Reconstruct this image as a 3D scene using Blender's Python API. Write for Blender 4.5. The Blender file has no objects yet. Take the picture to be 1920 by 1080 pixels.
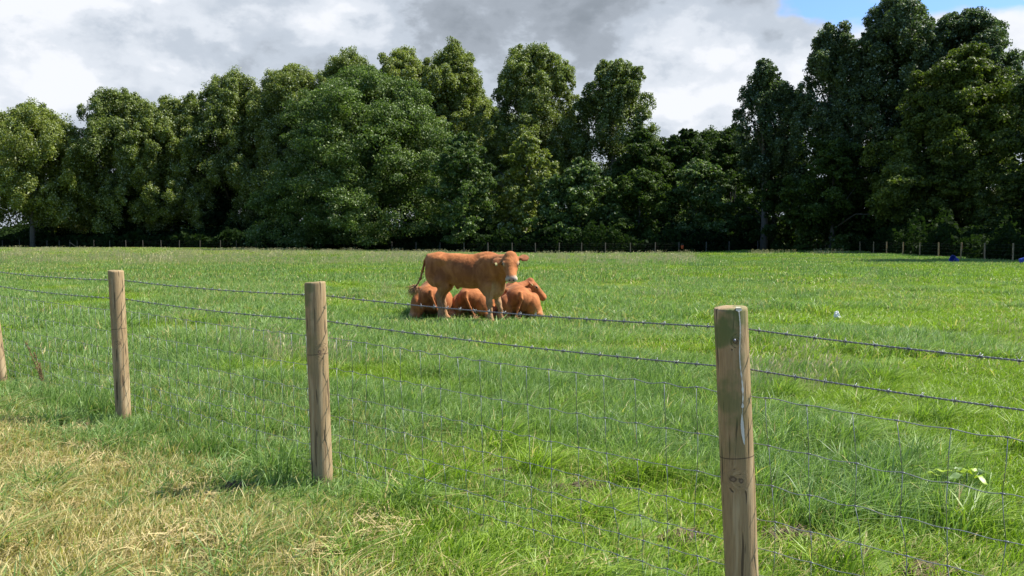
import bpy, bmesh, math, random
import numpy as np
from mathutils import Vector, Matrix

R = math.radians
PI = math.pi
scene = bpy.context.scene
COL = scene.collection

# ------------------------------------------------------------------ camera
EYE = 1.42
FPX = 1660.0                      # focal length in pixels of a 1920 wide frame
PITCH = math.atan(91.0 / FPX)
cam_data = bpy.data.cameras.new('camera')
cam_data.sensor_width = 36.0
cam_data.lens = FPX / 1920.0 * 36.0
cam_data.clip_start = 0.05
cam_data.clip_end = 3000.0
cam = bpy.data.objects.new('camera', cam_data)
COL.objects.link(cam)
cam.location = (0, 0, EYE)
cam.rotation_euler = (PI / 2 - PITCH, 0, 0)
scene.camera = cam

# ------------------------------------------------------------------ exposure
scene.view_settings.view_transform = 'Standard'
scene.view_settings.look = 'None'
scene.view_settings.gamma = 1.0
scene.view_settings.use_curve_mapping = False
scene.view_settings.exposure = 1.0
scene.cycles.max_bounces = 6
scene.cycles.diffuse_bounces = 3
scene.cycles.glossy_bounces = 2
scene.cycles.transmission_bounces = 3
scene.cycles.transparent_max_bounces = 4

# ------------------------------------------------------------------ sun
SUN_AZ, SUN_EL = R(76), R(54)     # azimuth clockwise from +Y
sdir = Vector((math.sin(SUN_AZ) * math.cos(SUN_EL), math.cos(SUN_AZ) * math.cos(SUN_EL), math.sin(SUN_EL)))
sun_data = bpy.data.lights.new('sun', 'SUN')
sun_data.energy = 5.0
sun_data.angle = R(0.5)
sun_data.color = (1.0, 0.955, 0.88)
sun = bpy.data.objects.new('sun', sun_data)
COL.objects.link(sun)
sun.rotation_mode = 'QUATERNION'
sun.rotation_quaternion = sdir.to_track_quat('Z', 'Y')
sun.location = (60, 20, 80)


# ------------------------------------------------------------------ node helper
class NT:
    def __init__(s, tree):
        s.t = tree; s.n = tree.nodes; s.l = tree.links

    def node(s, typ, ins=None, **props):
        nd = s.n.new(typ)
        for k, v in props.items():
            setattr(nd, k, v)
        if ins:
            for k, v in ins.items():
                s.set(nd.inputs[k], v)
        return nd

    def set(s, sock, v):
        if isinstance(v, bpy.types.NodeSocket):
            s.l.new(v, sock)
        elif v is not None:
            try:
                sock.default_value = v
            except Exception:
                sock.default_value = (*v, 1.0)

    def math(s, op, a, b=None, c=None, clamp=False):
        nd = s.n.new('ShaderNodeMath'); nd.operation = op; nd.use_clamp = clamp
        s.set(nd.inputs[0], a)
        if b is not None: s.set(nd.inputs[1], b)
        if c is not None: s.set(nd.inputs[2], c)
        return nd.outputs[0]

    def mix(s, f, a, b, blend='MIX'):
        nd = s.n.new('ShaderNodeMix'); nd.data_type = 'RGBA'; nd.blend_type = blend
        s.set(nd.inputs[0], f)
        for i, v in ((6, a), (7, b)):
            if isinstance(v, bpy.types.NodeSocket): s.l.new(v, nd.inputs[i])
            else: nd.inputs[i].default_value = (*v[:3], 1.0)
        return nd.outputs[2]

    def noise(s, vec, scale, detail=3, rough=0.55, dist=0.0):
        nd = s.node('ShaderNodeTexNoise', {'Scale': scale, 'Detail': detail, 'Roughness': rough, 'Distortion': dist})
        if vec is not None: s.l.new(vec, nd.inputs['Vector'])
        return nd.outputs['Fac']

    def step(s, v, a, b, lo=0.0, hi=1.0, smooth=True):
        nd = s.n.new('ShaderNodeMapRange')
        nd.interpolation_type = 'SMOOTHSTEP' if smooth else 'LINEAR'
        for i, x in enumerate((v, a, b, lo, hi)): s.set(nd.inputs[i], x)
        return nd.outputs[0]

    def attr(s, name, typ='GEOMETRY'):
        return s.node('ShaderNodeAttribute', attribute_name=name, attribute_type=typ)


def new_mat(name):
    m = bpy.data.materials.new(name); m.use_nodes = True
    m.node_tree.nodes.clear()
    nt = NT(m.node_tree)
    out = nt.node('ShaderNodeOutputMaterial')
    return m, nt, out


# ------------------------------------------------------------------ world: blue sky with broken cloud
world = bpy.data.worlds.new('World')
scene.world = world
world.use_nodes = True
wt = NT(world.node_tree)
wt.n.clear()
wout = wt.node('ShaderNodeOutputWorld')
sky = wt.node('ShaderNodeTexSky')
sky.sky_type = 'NISHITA'
sky.sun_disc = False
sky.sun_elevation = SUN_EL
sky.sun_rotation = SUN_AZ
tc = wt.node('ShaderNodeTexCoord').outputs['Generated']
sep = wt.node('ShaderNodeSeparateXYZ', {0: tc})
dx, dy, dz = sep.outputs
az = wt.math('ARCTAN2', dx, dy)
el = wt.math('ARCSINE', dz)
zz = wt.math('ADD', wt.math('MAXIMUM', dz, 0.0), 0.22)
plane = wt.node('ShaderNodeCombineXYZ', {0: wt.math('DIVIDE', dx, zz), 1: wt.math('DIVIDE', dy, zz), 2: 0.35}).outputs[0]
sph = wt.node('ShaderNodeCombineXYZ', {0: wt.math('MULTIPLY', az, 1.0), 1: wt.math('MULTIPLY', el, 1.55), 2: 0.0}).outputs[0]
warp = wt.node('ShaderNodeTexNoise', {'Vector': sph, 'Scale': 5.0, 'Detail': 5.0, 'Roughness': 0.55})
wsep = wt.node('ShaderNodeSeparateXYZ', {0: warp.outputs['Color']})
waz = wt.math('ADD', az, wt.math('MULTIPLY', wt.math('SUBTRACT', wsep.outputs[0], 0.5), 0.30))
wel = wt.math('ADD', el, wt.math('MULTIPLY', wt.math('SUBTRACT', wsep.outputs[1], 0.5), 0.13))


def blob(px, py, sx, sy, amp):
    a0 = math.atan((px - 960) / FPX); e0 = math.atan((449 - py) / FPX)
    u = wt.math('DIVIDE', wt.math('SUBTRACT', waz, a0), sx / FPX)
    v = wt.math('DIVIDE', wt.math('SUBTRACT', wel, e0), sy / FPX)
    r2 = wt.math('ADD', wt.math('MULTIPLY', u, u), wt.math('MULTIPLY', v, v))
    return wt.math('MULTIPLY', wt.math('EXPONENT', wt.math('MULTIPLY', r2, -1.0)), amp)


def addup(vals, start):
    acc = start
    for v in vals: acc = wt.math('ADD', acc, v)
    return acc


bright = addup([
    blob(-60, 90, 200, 150, 0.46), blob(230, 20, 130, 60, 0.34), blob(560, 60, 130, 60, 0.32), blob(330, 150, 160, 90, 0.02),
    blob(120, 220, 220, 60, 0.12),
    blob(850, 30, 270, 110, -0.23), blob(1150, 10, 230, 70, -0.26), blob(700, 140, 150, 50, -0.12), blob(560, 210, 200, 50, -0.06),
    blob(1290, 150, 150, 90, 0.32), blob(1240, 220, 120, 45, 0.42), blob(1420, 90, 90, 40, -0.16), blob(1500, 150, 130, 80, 0.12),
    blob(1750, 100, 200, 90, 0.25), blob(1380, 40, 160, 30, 0.16)], 0.60)
n1 = wt.noise(sph, 6.5, 8, 0.52, 0.25)
n2 = wt.noise(sph, 22.0, 6, 0.6, 0.2)
bright = wt.math('ADD', bright, wt.math('MULTIPLY', wt.math('SUBTRACT', n1, 0.5), 1.0))
lump = wt.node('ShaderNodeTexNoise', {'Vector': sph, 'Scale': 9.0, 'Detail': 7.0, 'Roughness': 0.56, 'Distortion': 0.15}).outputs['Fac']
bright = wt.math('ADD', bright, wt.step(lump, 0.42, 0.60, -0.11, 0.13))
lump2 = wt.noise(sph, 19.0, 7, 0.6, 0.1)
bright = wt.math('ADD', bright, wt.step(lump2, 0.40, 0.64, -0.05, 0.05))
bright = wt.math('ADD', bright, wt.math('MULTIPLY', wt.math('SUBTRACT', n2, 0.5), 0.28))
cr = wt.node('ShaderNodeValToRGB')
cr.color_ramp.interpolation = 'EASE'
stops = [(0.0, (0.210, 0.240, 0.275)), (0.30, (0.295, 0.330, 0.375)), (0.55, (0.43, 0.478, 0.540)), (0.80, (0.580, 0.618, 0.670)), (1.0, (0.70, 0.72, 0.755))]
els = cr.color_ramp.elements
els[0].position = 0.0; els[0].color = (*stops[0][1], 1)
els[1].position = 1.0; els[1].color = (*stops[-1][1], 1)
for p, c in stops[1:-1]:
    e = els.new(p); e.color = (*c, 1)
wt.l.new(bright, cr.inputs[0])
cloud_col = wt.mix(1.0, cr.outputs[0], (6.75, 6.75, 6.8), 'MULTIPLY')
# cover: thick ahead, broken blue gaps at the upper right, thinner towards the sun and behind
gap = addup([blob(1540, 18, 105, 34, 1.15), blob(1870, 30, 150, 52, 1.35), blob(350, 0, 110, 16, 0.8), blob(1130, -140, 200, 60, 0.5),
             blob(1480, 140, 40, 30, 0.35)], 0.0)
behind = wt.math('ADD', wt.step(dy, 0.45, -0.2, 0.0, 0.8), wt.step(el, 0.42, 0.80, 0.0, 0.75))
gapn = wt.math('ADD', wt.math('ADD', gap, behind), wt.math('MULTIPLY', wt.math('SUBTRACT', n1, 0.5), 0.9))
cover = wt.step(gapn, 0.30, 0.75, 1.0, 0.0)
skyblue = wt.mix(1.0, sky.outputs[0], (0.60, 0.80, 1.10), 'MULTIPLY')
skycol = wt.mix(cover, skyblue, cloud_col)
bg = wt.node('ShaderNodeBackground', {'Color': skycol, 'Strength': 0.10})
wt.l.new(bg.outputs[0], wout.inputs['Surface'])


# ------------------------------------------------------------------ geometry helpers
def ray(px, py):
    u = (px - 960) / FPX; v = -(py - 540) / FPX
    cp, sp = math.cos(PITCH), math.sin(PITCH)
    return Vector((u, cp + v * sp, -sp + v * cp))


def ground_at(px, py, z=0.0):
    d = ray(px, py); t = (z - EYE) / d.z
    return Vector((d.x * t, d.y * t, z))


def at(px, py, Y):
    d = ray(px, py); t = Y / d.y
    return Vector((d.x * t, Y, EYE + d.z * t))


def sstep(a, b, x):
    t = np.clip((x - a) / (b - a), 0, 1)
    return t * t * (3 - 2 * t)


def terrain(x, y):
    x = np.asarray(x, float); y = np.asarray(y, float)
    far = sstep(45, 100, y)
    z = -0.26 * np.exp(-((x - 4) / 26) ** 2) * far + 0.10 * np.exp(-((x - 40) / 16) ** 2) * far
    near = 1 - sstep(30, 60, y)
    z = z + 0.018 * near * (np.sin(x * 1.7 + .6 * y) + np.sin(y * 1.3 - x * .8 + 2) + .6 * np.sin(3.1 * x + 1.1 + 2.3 * y))
    return z


def vnoise(x, y, scale, seed=0):
    """smooth value noise for scattering decisions"""
    x = np.asarray(x, float) * scale; y = np.asarray(y, float) * scale
    xi = np.floor(x).astype(int); yi = np.floor(y).astype(int)
    fx = x - xi; fy = y - yi
    fx = fx * fx * (3 - 2 * fx); fy = fy * fy * (3 - 2 * fy)

    def h(a, b):
        v = np.sin(a * 127.1 + b * 311.7 + seed * 74.7) * 43758.5453
        return v - np.floor(v)
    return (h(xi, yi) * (1 - fx) + h(xi + 1, yi) * fx) * (1 - fy) + (h(xi, yi + 1) * (1 - fx) + h(xi + 1, yi + 1) * fx) * fy


def fbm(x, y, scale, seed=0, oct=3):
    r = 0; a = 1; s = 0
    for i in range(oct):
        r = r + a * vnoise(x, y, scale * 2 ** i, seed + i * 7); s += a; a *= .5
    return r / s


def mesh_np(name, verts, faces, mat=None, smooth=False, attrs=None):
    """verts (N,3); faces = array (M,k) of one arity"""
    me = bpy.data.meshes.new(name)
    verts = np.asarray(verts, dtype=np.float32); faces = np.asarray(faces, dtype=np.int32)
    n, k = faces.shape
    me.vertices.add(len(verts)); me.vertices.foreach_set('co', verts.ravel())
    me.loops.add(n * k); me.loops.foreach_set('vertex_index', faces.ravel())
    me.polygons.add(n); me.polygons.foreach_set('loop_start', np.arange(0, n * k, k, dtype=np.int32))
    if smooth: me.polygons.foreach_set('use_smooth', np.ones(n, dtype=bool))
    me.update(calc_edges=True)
    for nm, (dom, typ, data) in (attrs or {}).items():
        a = me.attributes.new(nm, typ, dom)
        a.data.foreach_set('value' if typ == 'FLOAT' else ('color' if 'COLOR' in typ else 'vector'), np.asarray(data, dtype=np.float32).ravel())
    if mat: me.materials.append(mat)
    return me


def link(name, me, parent=None, loc=None):
    o = bpy.data.objects.new(name, me); COL.objects.link(o)
    if parent is not None: o.parent = parent
    if loc is not None: o.location = loc
    return o


def tag(o, label=None, cat=None, group=None, kind=None):
    if label: o['label'] = label
    if cat: o['category'] = cat
    if group: o['group'] = group
    if kind: o['kind'] = kind
    return o


def thing(name, label, cat, loc=(0, 0, 0), rz=0.0, group=None):
    o = bpy.data.objects.new(name, None); COL.objects.link(o)
    o.location = loc; o.rotation_euler = (0, 0, rz); o.empty_display_size = 0.2
    return tag(o, label, cat, group)


class MB:
    """collects tubes, boxes, lofts with quads"""
    def __init__(s): s.v = []; s.f = []; s.c = 0

    def add(s, v, f):
        s.v.append(np.asarray(v, float)); s.f += [tuple(i + s.c for i in q) for q in f]; s.c += len(v)

    def tube(s, path, rad, n=6, cap=True):
        P = np.asarray(path, float); m = len(P)
        rad = np.broadcast_to(np.asarray(rad, float), (m,))
        T = np.gradient(P, axis=0); T /= np.linalg.norm(T, axis=1)[:, None] + 1e-12
        ref = np.array([0, 0, 1.0]) if abs(T[:, 2]).mean() < .8 else np.array([1.0, 0, 0])
        A = np.cross(T, ref); A /= np.linalg.norm(A, axis=1)[:, None] + 1e-12
        B = np.cross(T, A)
        ang = np.arange(n) * 2 * PI / n
        V = P[:, None, :] + rad[:, None, None] * (np.cos(ang)[None, :, None] * A[:, None, :] + np.sin(ang)[None, :, None] * B[:, None, :])
        V = V.reshape(-1, 3); F = []
        for i in range(m - 1):
            for j in range(n):
                a = i * n + j; b = i * n + (j + 1) % n
                F.append((a, b, b + n, a + n))
        if cap:
            F.append(tuple(range(n - 1, -1, -1))); F.append(tuple((m - 1) * n + j for j in range(n)))
        s.add(V, F)

    def ball(s, c, r, n=6, m=4):
        c = np.asarray(c, float); r = np.broadcast_to(np.asarray(r, float), (3,)); V = []
        for i in range(m + 1):
            th = PI * (i + .001) / (m + .002)
            for j in range(n):
                a = 2 * PI * j / n
                V.append(c + r * np.array([math.sin(th) * math.cos(a), math.sin(th) * math.sin(a), math.cos(th)]))
        F = []
        for i in range(m):
            for j in range(n):
                F.append((i * n + j, (i + 1) * n + j, (i + 1) * n + (j + 1) % n, i * n + (j + 1) % n))
        s.add(V, F)

    def build(s, name, mat, parent=None, smooth=True, loc=None):
        me = bpy.data.meshes.new(name)
        me.from_pydata([tuple(p) for p in np.concatenate(s.v)], [], s.f)
        if smooth: me.polygons.foreach_set('use_smooth', np.ones(len(me.polygons), dtype=bool))
        me.update()
        if mat: me.materials.append(mat)
        return link(name, me, parent, loc)


# ------------------------------------------------------------------ materials
def leafy_mat(name, dark, light, pale, pale_amt=0.12, trans=0.30, gloss=0.35, nscale=0.25, spec=0.22):
    m, nt, out = new_mat(name)
    rnd = nt.attr('rnd').outputs['Fac']
    pf = nt.attr('puff').outputs['Fac']
    pos = nt.node('ShaderNodeNewGeometry').outputs['Position']
    big = nt.noise(pos, nscale, 2)
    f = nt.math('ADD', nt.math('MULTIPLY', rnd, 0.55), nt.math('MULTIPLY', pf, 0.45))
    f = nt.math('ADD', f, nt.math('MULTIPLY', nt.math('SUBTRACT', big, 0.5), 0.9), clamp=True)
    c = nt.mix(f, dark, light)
    orn = nt.node('ShaderNodeObjectInfo').outputs['Random']
    c = nt.mix(1.0, c, nt.mix(orn, (0.78, 0.82, 0.85), (1.22, 1.15, 1.05)), 'MULTIPLY')
    pm = nt.step(rnd, 1.0 - pale_amt, 1.0 - pale_amt * 0.7)
    c = nt.mix(pm, c, pale)
    p = nt.node('ShaderNodeBsdfPrincipled', {'Base Color': c, 'Roughness': 0.55, 'Specular IOR Level': spec})
    tr = nt.node('ShaderNodeBsdfTranslucent', {'Color': nt.mix(1.0, c, (1.15, 1.35, 0.6), 'MULTIPLY')})
    mx = nt.node('ShaderNodeMixShader', {0: trans})
    nt.l.new(p.outputs[0], mx.inputs[1]); nt.l.new(tr.outputs[0], mx.inputs[2])
    nt.l.new(mx.outputs[0], out.inputs[0])
    return m


M_poplar = leafy_mat('poplar_leaves', (0.055, 0.080, 0.010), (0.255, 0.295, 0.052), (0.36, 0.40, 0.22), 0.20)
M_syc = leafy_mat('sycamore_leaves', (0.028, 0.056, 0.010), (0.125, 0.188, 0.042), (0.28, 0.33, 0.16), 0.14)
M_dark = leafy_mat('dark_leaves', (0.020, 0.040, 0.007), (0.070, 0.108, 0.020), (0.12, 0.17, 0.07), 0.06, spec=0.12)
M_willow = leafy_mat('willow_leaves', (0.030, 0.052, 0.016), (0.105, 0.145, 0.052), (0.24, 0.30, 0.20), 0.14)
M_yellow = leafy_mat('yellow_green_leaves', (0.030, 0.052, 0.010), (0.125, 0.160, 0.024), (0.20, 0.24, 0.05), 0.10)
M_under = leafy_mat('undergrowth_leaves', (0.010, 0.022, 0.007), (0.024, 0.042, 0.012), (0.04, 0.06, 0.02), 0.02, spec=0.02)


def bark_mat():
    m, nt, out = new_mat('bark')
    pos = nt.node('ShaderNodeTexCoord').outputs['Object']
    n = nt.noise(pos, 3.0, 5)
    c = nt.mix(n, (0.05, 0.042, 0.034), (0.17, 0.15, 0.12))
    p = nt.node('ShaderNodeBsdfPrincipled', {'Base Color': c, 'Roughness': 0.9})
    nt.l.new(p.outputs[0], out.inputs[0])
    return m


M_bark = bark_mat()


def grass_mat(name):
    m, nt, out = new_mat(name)
    rnd = nt.attr('rnd').outputs['Fac']
    r2 = nt.attr('rnd2').outputs['Fac']
    dry = nt.attr('dry', 'INSTANCER').outputs['Fac']
    tint = nt.attr('tint', 'INSTANCER').outputs['Fac']
    pos = nt.node('ShaderNodeNewGeometry').outputs['Position']
    n = nt.noise(pos, 0.8, 3)
    t = nt.math('ADD', tint, nt.math('MULTIPLY', nt.math('SUBTRACT', n, 0.5), 0.7), clamp=True)
    ga = nt.mix(rnd, (0.115, 0.198, 0.012), (0.300, 0.420, 0.040))      # short yellow-green sward
    gb = nt.mix(rnd, (0.072, 0.150, 0.024), (0.310, 0.430, 0.145))     # lush bluish tussock, silvery sheen painted into its pale end
    g = nt.mix(t, ga, gb)
    straw = nt.mix(rnd, (0.33, 0.26, 0.09), (0.60, 0.51, 0.23))
    isdry = nt.math('LESS_THAN', r2, dry)
    c = nt.mix(isdry, g, straw)
    p = nt.node('ShaderNodeBsdfPrincipled', {'Base Color': c, 'Roughness': 0.48, 'Specular IOR Level': 0.32})
    tr = nt.node('ShaderNodeBsdfTranslucent', {'Color': nt.mix(1.0, c, (1.1, 1.25, 0.6), 'MULTIPLY')})
    mx = nt.node('ShaderNodeMixShader', {0: 0.36})
    nt.l.new(p.outputs[0], mx.inputs[1]); nt.l.new(tr.outputs[0], mx.inputs[2])
    nt.l.new(mx.outputs[0], out.inputs[0])
    return m


M_grass = grass_mat('grass_blades')


def simple_mat(name, col, rough=0.6, metal=0.0, spec=0.5, col2=None, scale=8.0, bump=0.0, trans=0.0):
    m, nt, out = new_mat(name)
    pos = nt.node('ShaderNodeTexCoord').outputs['Object']
    n = nt.noise(pos, scale, 4)
    c = nt.mix(n, col, col2 or tuple(x * 0.75 for x in col))
    p = nt.node('ShaderNodeBsdfPrincipled', {'Base Color': c, 'Roughness': rough, 'Metallic': metal, 'Specular IOR Level': spec})
    if bump:
        b = nt.node('ShaderNodeBump', {'Strength': bump, 'Height': n, 'Distance': 0.01}); nt.l.new(b.outputs[0], p.inputs['Normal'])
    if trans:
        tr = nt.node('ShaderNodeBsdfTranslucent', {'Color': c})
        mx = nt.node('ShaderNodeMixShader', {0: trans})
        nt.l.new(p.outputs[0], mx.inputs[1]); nt.l.new(tr.outputs[0], mx.inputs[2]); nt.l.new(mx.outputs[0], out.inputs[0])
    else:
        nt.l.new(p.outputs[0], out.inputs[0])
    return m


M_wire = simple_mat('galvanised_wire', (0.27, 0.285, 0.28), 0.5, 0.6, col2=(0.14, 0.15, 0.15), scale=60)
M_barb = simple_mat('barbed_wire_steel', (0.20, 0.21, 0.23), 0.5, 0.6, col2=(0.10, 0.105, 0.115), scale=80)
M_hay = simple_mat('dry_hay', (0.62, 0.50, 0.23), 0.55, col2=(0.40, 0.31, 0.13), scale=9, trans=0.25)
M_seed = simple_mat('seed_stalk', (0.58, 0.50, 0.25), 0.6, col2=(0.42, 0.38, 0.16), scale=20, trans=0.25)


def wood_mat(name, green=0.4, ring=None, knots=()):
    m, nt, out = new_mat(name)
    tcn = nt.node('ShaderNodeTexCoord').outputs['Object']
    mp = nt.node('ShaderNodeMapping', {'Vector': tcn, 'Scale': (1.0, 1.0, 0.07)}).outputs[0]
    warp = nt.noise(tcn, 5.0, 2)
    sepc = nt.node('ShaderNodeSeparateXYZ', {0: tcn})
    z = sepc.outputs[2]
    # bend the grain round the knots
    gx = mp
    for (kx, ky, kz, kr) in knots:
        d = nt.node('ShaderNodeVectorMath', {0: tcn, 1: (kx, ky, kz)}, operation='DISTANCE').outputs['Value']
        w = nt.math('EXPONENT', nt.math('MULTIPLY', nt.math('MULTIPLY', d, d), -1.0 / (kr * kr * 4)))
        off = nt.node('ShaderNodeCombineXYZ', {0: nt.math('MULTIPLY', w, 0.03), 1: 0.0, 2: nt.math('MULTIPLY', w, 0.05)}).outputs[0]
        gx = nt.node('ShaderNodeVectorMath', {0: gx, 1: off}, operation='ADD').outputs[0]
    grain = nt.noise(gx, 150.0, 4, 0.6, 0.3)
    band = nt.noise(gx, 38.0, 3, 0.5, 0.6)
    c = nt.mix(grain, (0.175, 0.108, 0.050), (0.43, 0.305, 0.160))
    c = nt.mix(nt.step(band, 0.50, 0.70, 0.0, 0.55), c, (0.50, 0.385, 0.225))
    crack = nt.step(nt.noise(gx, 60.0, 2, 0.4), 0.385, 0.34)
    c = nt.mix(nt.math('MULTIPLY', crack, 0.8), c, (0.05, 0.032, 0.02))
    # algae on the side away from the sun, strongest near the top
    gm = nt.step(nt.noise(tcn, 7.0, 4), 0.46, 0.62)
    gside = nt.step(sepc.outputs[0], 0.02, -0.055)
    gt = nt.step(z, 0.35, 1.15)
    ga = nt.math('MULTIPLY', nt.math('MULTIPLY', gm, nt.math('MAXIMUM', gside, 0.25)), nt.math('MULTIPLY', gt, green))
    c = nt.mix(ga, c, (0.115, 0.135, 0.045))
    for (kx, ky, kz, kr) in knots:
        d = nt.node('ShaderNodeVectorMath', {0: tcn, 1: (kx, ky, kz)}, operation='DISTANCE').outputs['Value']
        d = nt.math('ADD', d, nt.math('MULTIPLY', nt.math('SUBTRACT', nt.noise(tcn, 60, 2), 0.5), 0.012))
        c = nt.mix(nt.step(d, kr * 1.15, kr * 0.7, 0, 0.85), c, (0.085, 0.055, 0.035))
        c = nt.mix(nt.step(d, kr * 0.6, kr * 0.3, 0, 0.7), c, (0.26, 0.185, 0.12))
    if ring:
        r = nt.math('ABSOLUTE', nt.math('SUBTRACT', z, nt.math('ADD', ring, nt.math('MULTIPLY', sepc.outputs[0], 0.08))))
        c = nt.mix(nt.step(r, 0.0028, 0.0012, 0, 0.8), c, (0.06, 0.035, 0.025))
    # damp, soil splashed foot
    c = nt.mix(nt.step(nt.math('ADD', z, nt.math('MULTIPLY', warp, 0.1)), 0.16, 0.05, 0, 0.5), c, (0.12, 0.085, 0.05))
    nrm = nt.node('ShaderNodeBump', {'Strength': 0.55, 'Distance': 0.004, 'Height': nt.math('SUBTRACT', grain, crack)})
    p = nt.node('ShaderNodeBsdfPrincipled', {'Base Color': c, 'Roughness': 0.85, 'Specular IOR Level': 0.25, 'Normal': nrm.outputs[0]})
    nt.l.new(p.outputs[0], out.inputs[0])
    return m


# ------------------------------------------------------------------ ground
FN = Vector((0.69, 0.724, 0)).normalized()


def fence_side(x, y):
    """signed metres from the near fence, positive on the camera's side"""
    b = P2
    return -((x - b.x) * FN.x + (y - b.y) * FN.y)


P2 = ground_at(605, 915); P3 = ground_at(232, 790)
FD = (P3 - P2); SPACING = FD.length; FD = FD.normalized()
FN = Vector((FD.y, -FD.x, 0))
if FN.y < 0: FN = -FN


def ground_mesh():
    m, nt, out = new_mat('meadow_soil')
    pos = nt.node('ShaderNodeNewGeometry').outputs['Position']
    n = nt.noise(pos, 2.2, 5, 0.6)
    n2 = nt.noise(pos, 14.0, 4, 0.6)
    n3 = nt.noise(pos, 0.35, 3)
    c = nt.mix(n2, (0.070, 0.098, 0.020), (0.125, 0.185, 0.035))
    c = nt.mix(nt.step(n3, 0.4, 0.6, 0, 0.6), c, (0.14, 0.215, 0.050))
    soil = nt.mix(n2, (0.085, 0.056, 0.034), (0.17, 0.125, 0.075))
    c = nt.mix(nt.step(n, 0.56, 0.66, 0, 0.9), c, soil)
    dryc = nt.mix(n2, (0.26, 0.20, 0.095), (0.12, 0.11, 0.04))
    sp = nt.node('ShaderNodeVectorMath', {0: pos, 1: tuple(FN)}, operation='DOT_PRODUCT').outputs['Value']
    s = nt.math('SUBTRACT', FN.dot(P2), sp)
    c = nt.mix(nt.step(nt.math('ADD', s, nt.math('MULTIPLY', nt.math('SUBTRACT', n, .5), .8)), 0.2, 0.8, 0, 0.85), c, dryc)
    b = nt.node('ShaderNodeBump', {'Strength': 0.6, 'Distance': 0.03, 'Height': n2})
    p = nt.node('ShaderNodeBsdfPrincipled', {'Base Color': c, 'Roughness': 0.95, 'Specular IOR Level': 0.1, 'Normal': b.outputs[0]})
    nt.l.new(p.outputs[0], out.inputs[0])
    rr = np.concatenate([[0.0], np.geomspace(0.6, 900, 110)])
    na = 160
    a = np.arange(na) * 2 * PI / na
    x = rr[:, None] * np.sin(a)[None]; y = rr[:, None] * np.cos(a)[None]
    z = terrain(x, y)
    V = np.stack([x, y, z], -1).reshape(-1, 3)
    i, j = np.meshgrid(np.arange(len(rr) - 1), np.arange(na), indexing='ij')
    F = np.stack([i * na + j, i * na + (j + 1) % na, (i + 1) * na + (j + 1) % na, (i + 1) * na + j], -1).reshape(-1, 4)[:, ::-1]
    tag(link('ground', mesh_np('ground', V, F, m, True)), kind='structure')


ground_mesh()


# ------------------------------------------------------------------ grass
def blades(rng, n, base_xy, h, w, lean, curl, wind=(0.35, -0.05), tipw=0.0, flat=0.0):
    """n curved tapering blades, 7 verts each"""
    ang = rng.uniform(0, 2 * PI, n)
    d = np.stack([np.cos(ang), np.sin(ang)], -1) * lean[:, None] + np.asarray(wind)[None] * rng.uniform(.4, 1.3, n)[:, None]
    wd = np.stack([-np.sin(ang + rng.normal(0, .8, n)), np.cos(ang + rng.normal(0, .8, n))], -1)
    S = np.array([0, .42, .76, 1.0]); W = np.array([.8, 1.0, .68, 0.0])
    V = np.zeros((n, 7, 3)); k = 0
    for s, ww in zip(S, W):
        xy = base_xy + d * (h * (s * .35 + curl * s * s))[:, None]
        zz_ = h * (s - .38 * curl * np.hypot(d[:, 0], d[:, 1]) * s ** 2.4) * (1 - flat)
        if s < 1:
            for sg in (-1, 1):
                V[:, k, :2] = xy + wd * (sg * ww * w * .5)[:, None]; V[:, k, 2] = zz_; k += 1
        else:
            V[:, k, :2] = xy; V[:, k, 2] = zz_
    V[:, 0:2, 2] -= 0.02
    b = np.arange(n)[:, None] * 7
    F = np.concatenate([b + np.array([0, 1, 3, 2]), b + np.array([2, 3, 5, 4]), b + np.array([4, 5, 6, 6])], 0)
    return V.reshape(-1, 3), F, n


def blades_mesh(name, rng, n, radius, h0, h1, w, lean, curl, mat, square=False, wind=(0.35, -0.05)):
    if square:
        xy = rng.uniform(-radius, radius, (n, 2))
    else:
        rr = radius * np.sqrt(rng.uniform(0, 1, n)); a = rng.uniform(0, 2 * PI, n)
        xy = np.stack([rr * np.cos(a), rr * np.sin(a)], -1)
    h = rng.uniform(h0, h1, n)
    V, F, n = blades(rng, n, xy, h, w * rng.uniform(.7, 1.3, n), rng.uniform(.1, lean, n), curl * rng.uniform(.4, 1.4, n), wind)
    quads = F[:2 * n]; tris = F[2 * n:, :3]
    # tris + quads in one mesh
    me = bpy.data.meshes.new(name)
    nv = len(V)
    me.vertices.add(nv); me.vertices.foreach_set('co', V.astype(np.float32).ravel())
    loops = np.concatenate([quads.ravel(), tris.ravel()]).astype(np.int32)
    me.loops.add(len(loops)); me.loops.foreach_set('vertex_index', loops)
    st = np.concatenate([np.arange(0, 8 * n, 4), 8 * n + np.arange(0, 3 * n, 3)]).astype(np.int32)
    me.polygons.add(3 * n); me.polygons.foreach_set('loop_start', st)
    me.polygons.foreach_set('use_smooth', np.ones(3 * n, dtype=bool))
    me.update(calc_edges=True)
    for nm in ('rnd', 'rnd2'):
        r = rng.uniform(0, 1, n)
        a = me.attributes.new(nm, 'FLOAT', 'POINT'); a.data.foreach_set('value', np.repeat(r, 7).astype(np.float32))
    me.materials.append(mat)
    return me


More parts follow.
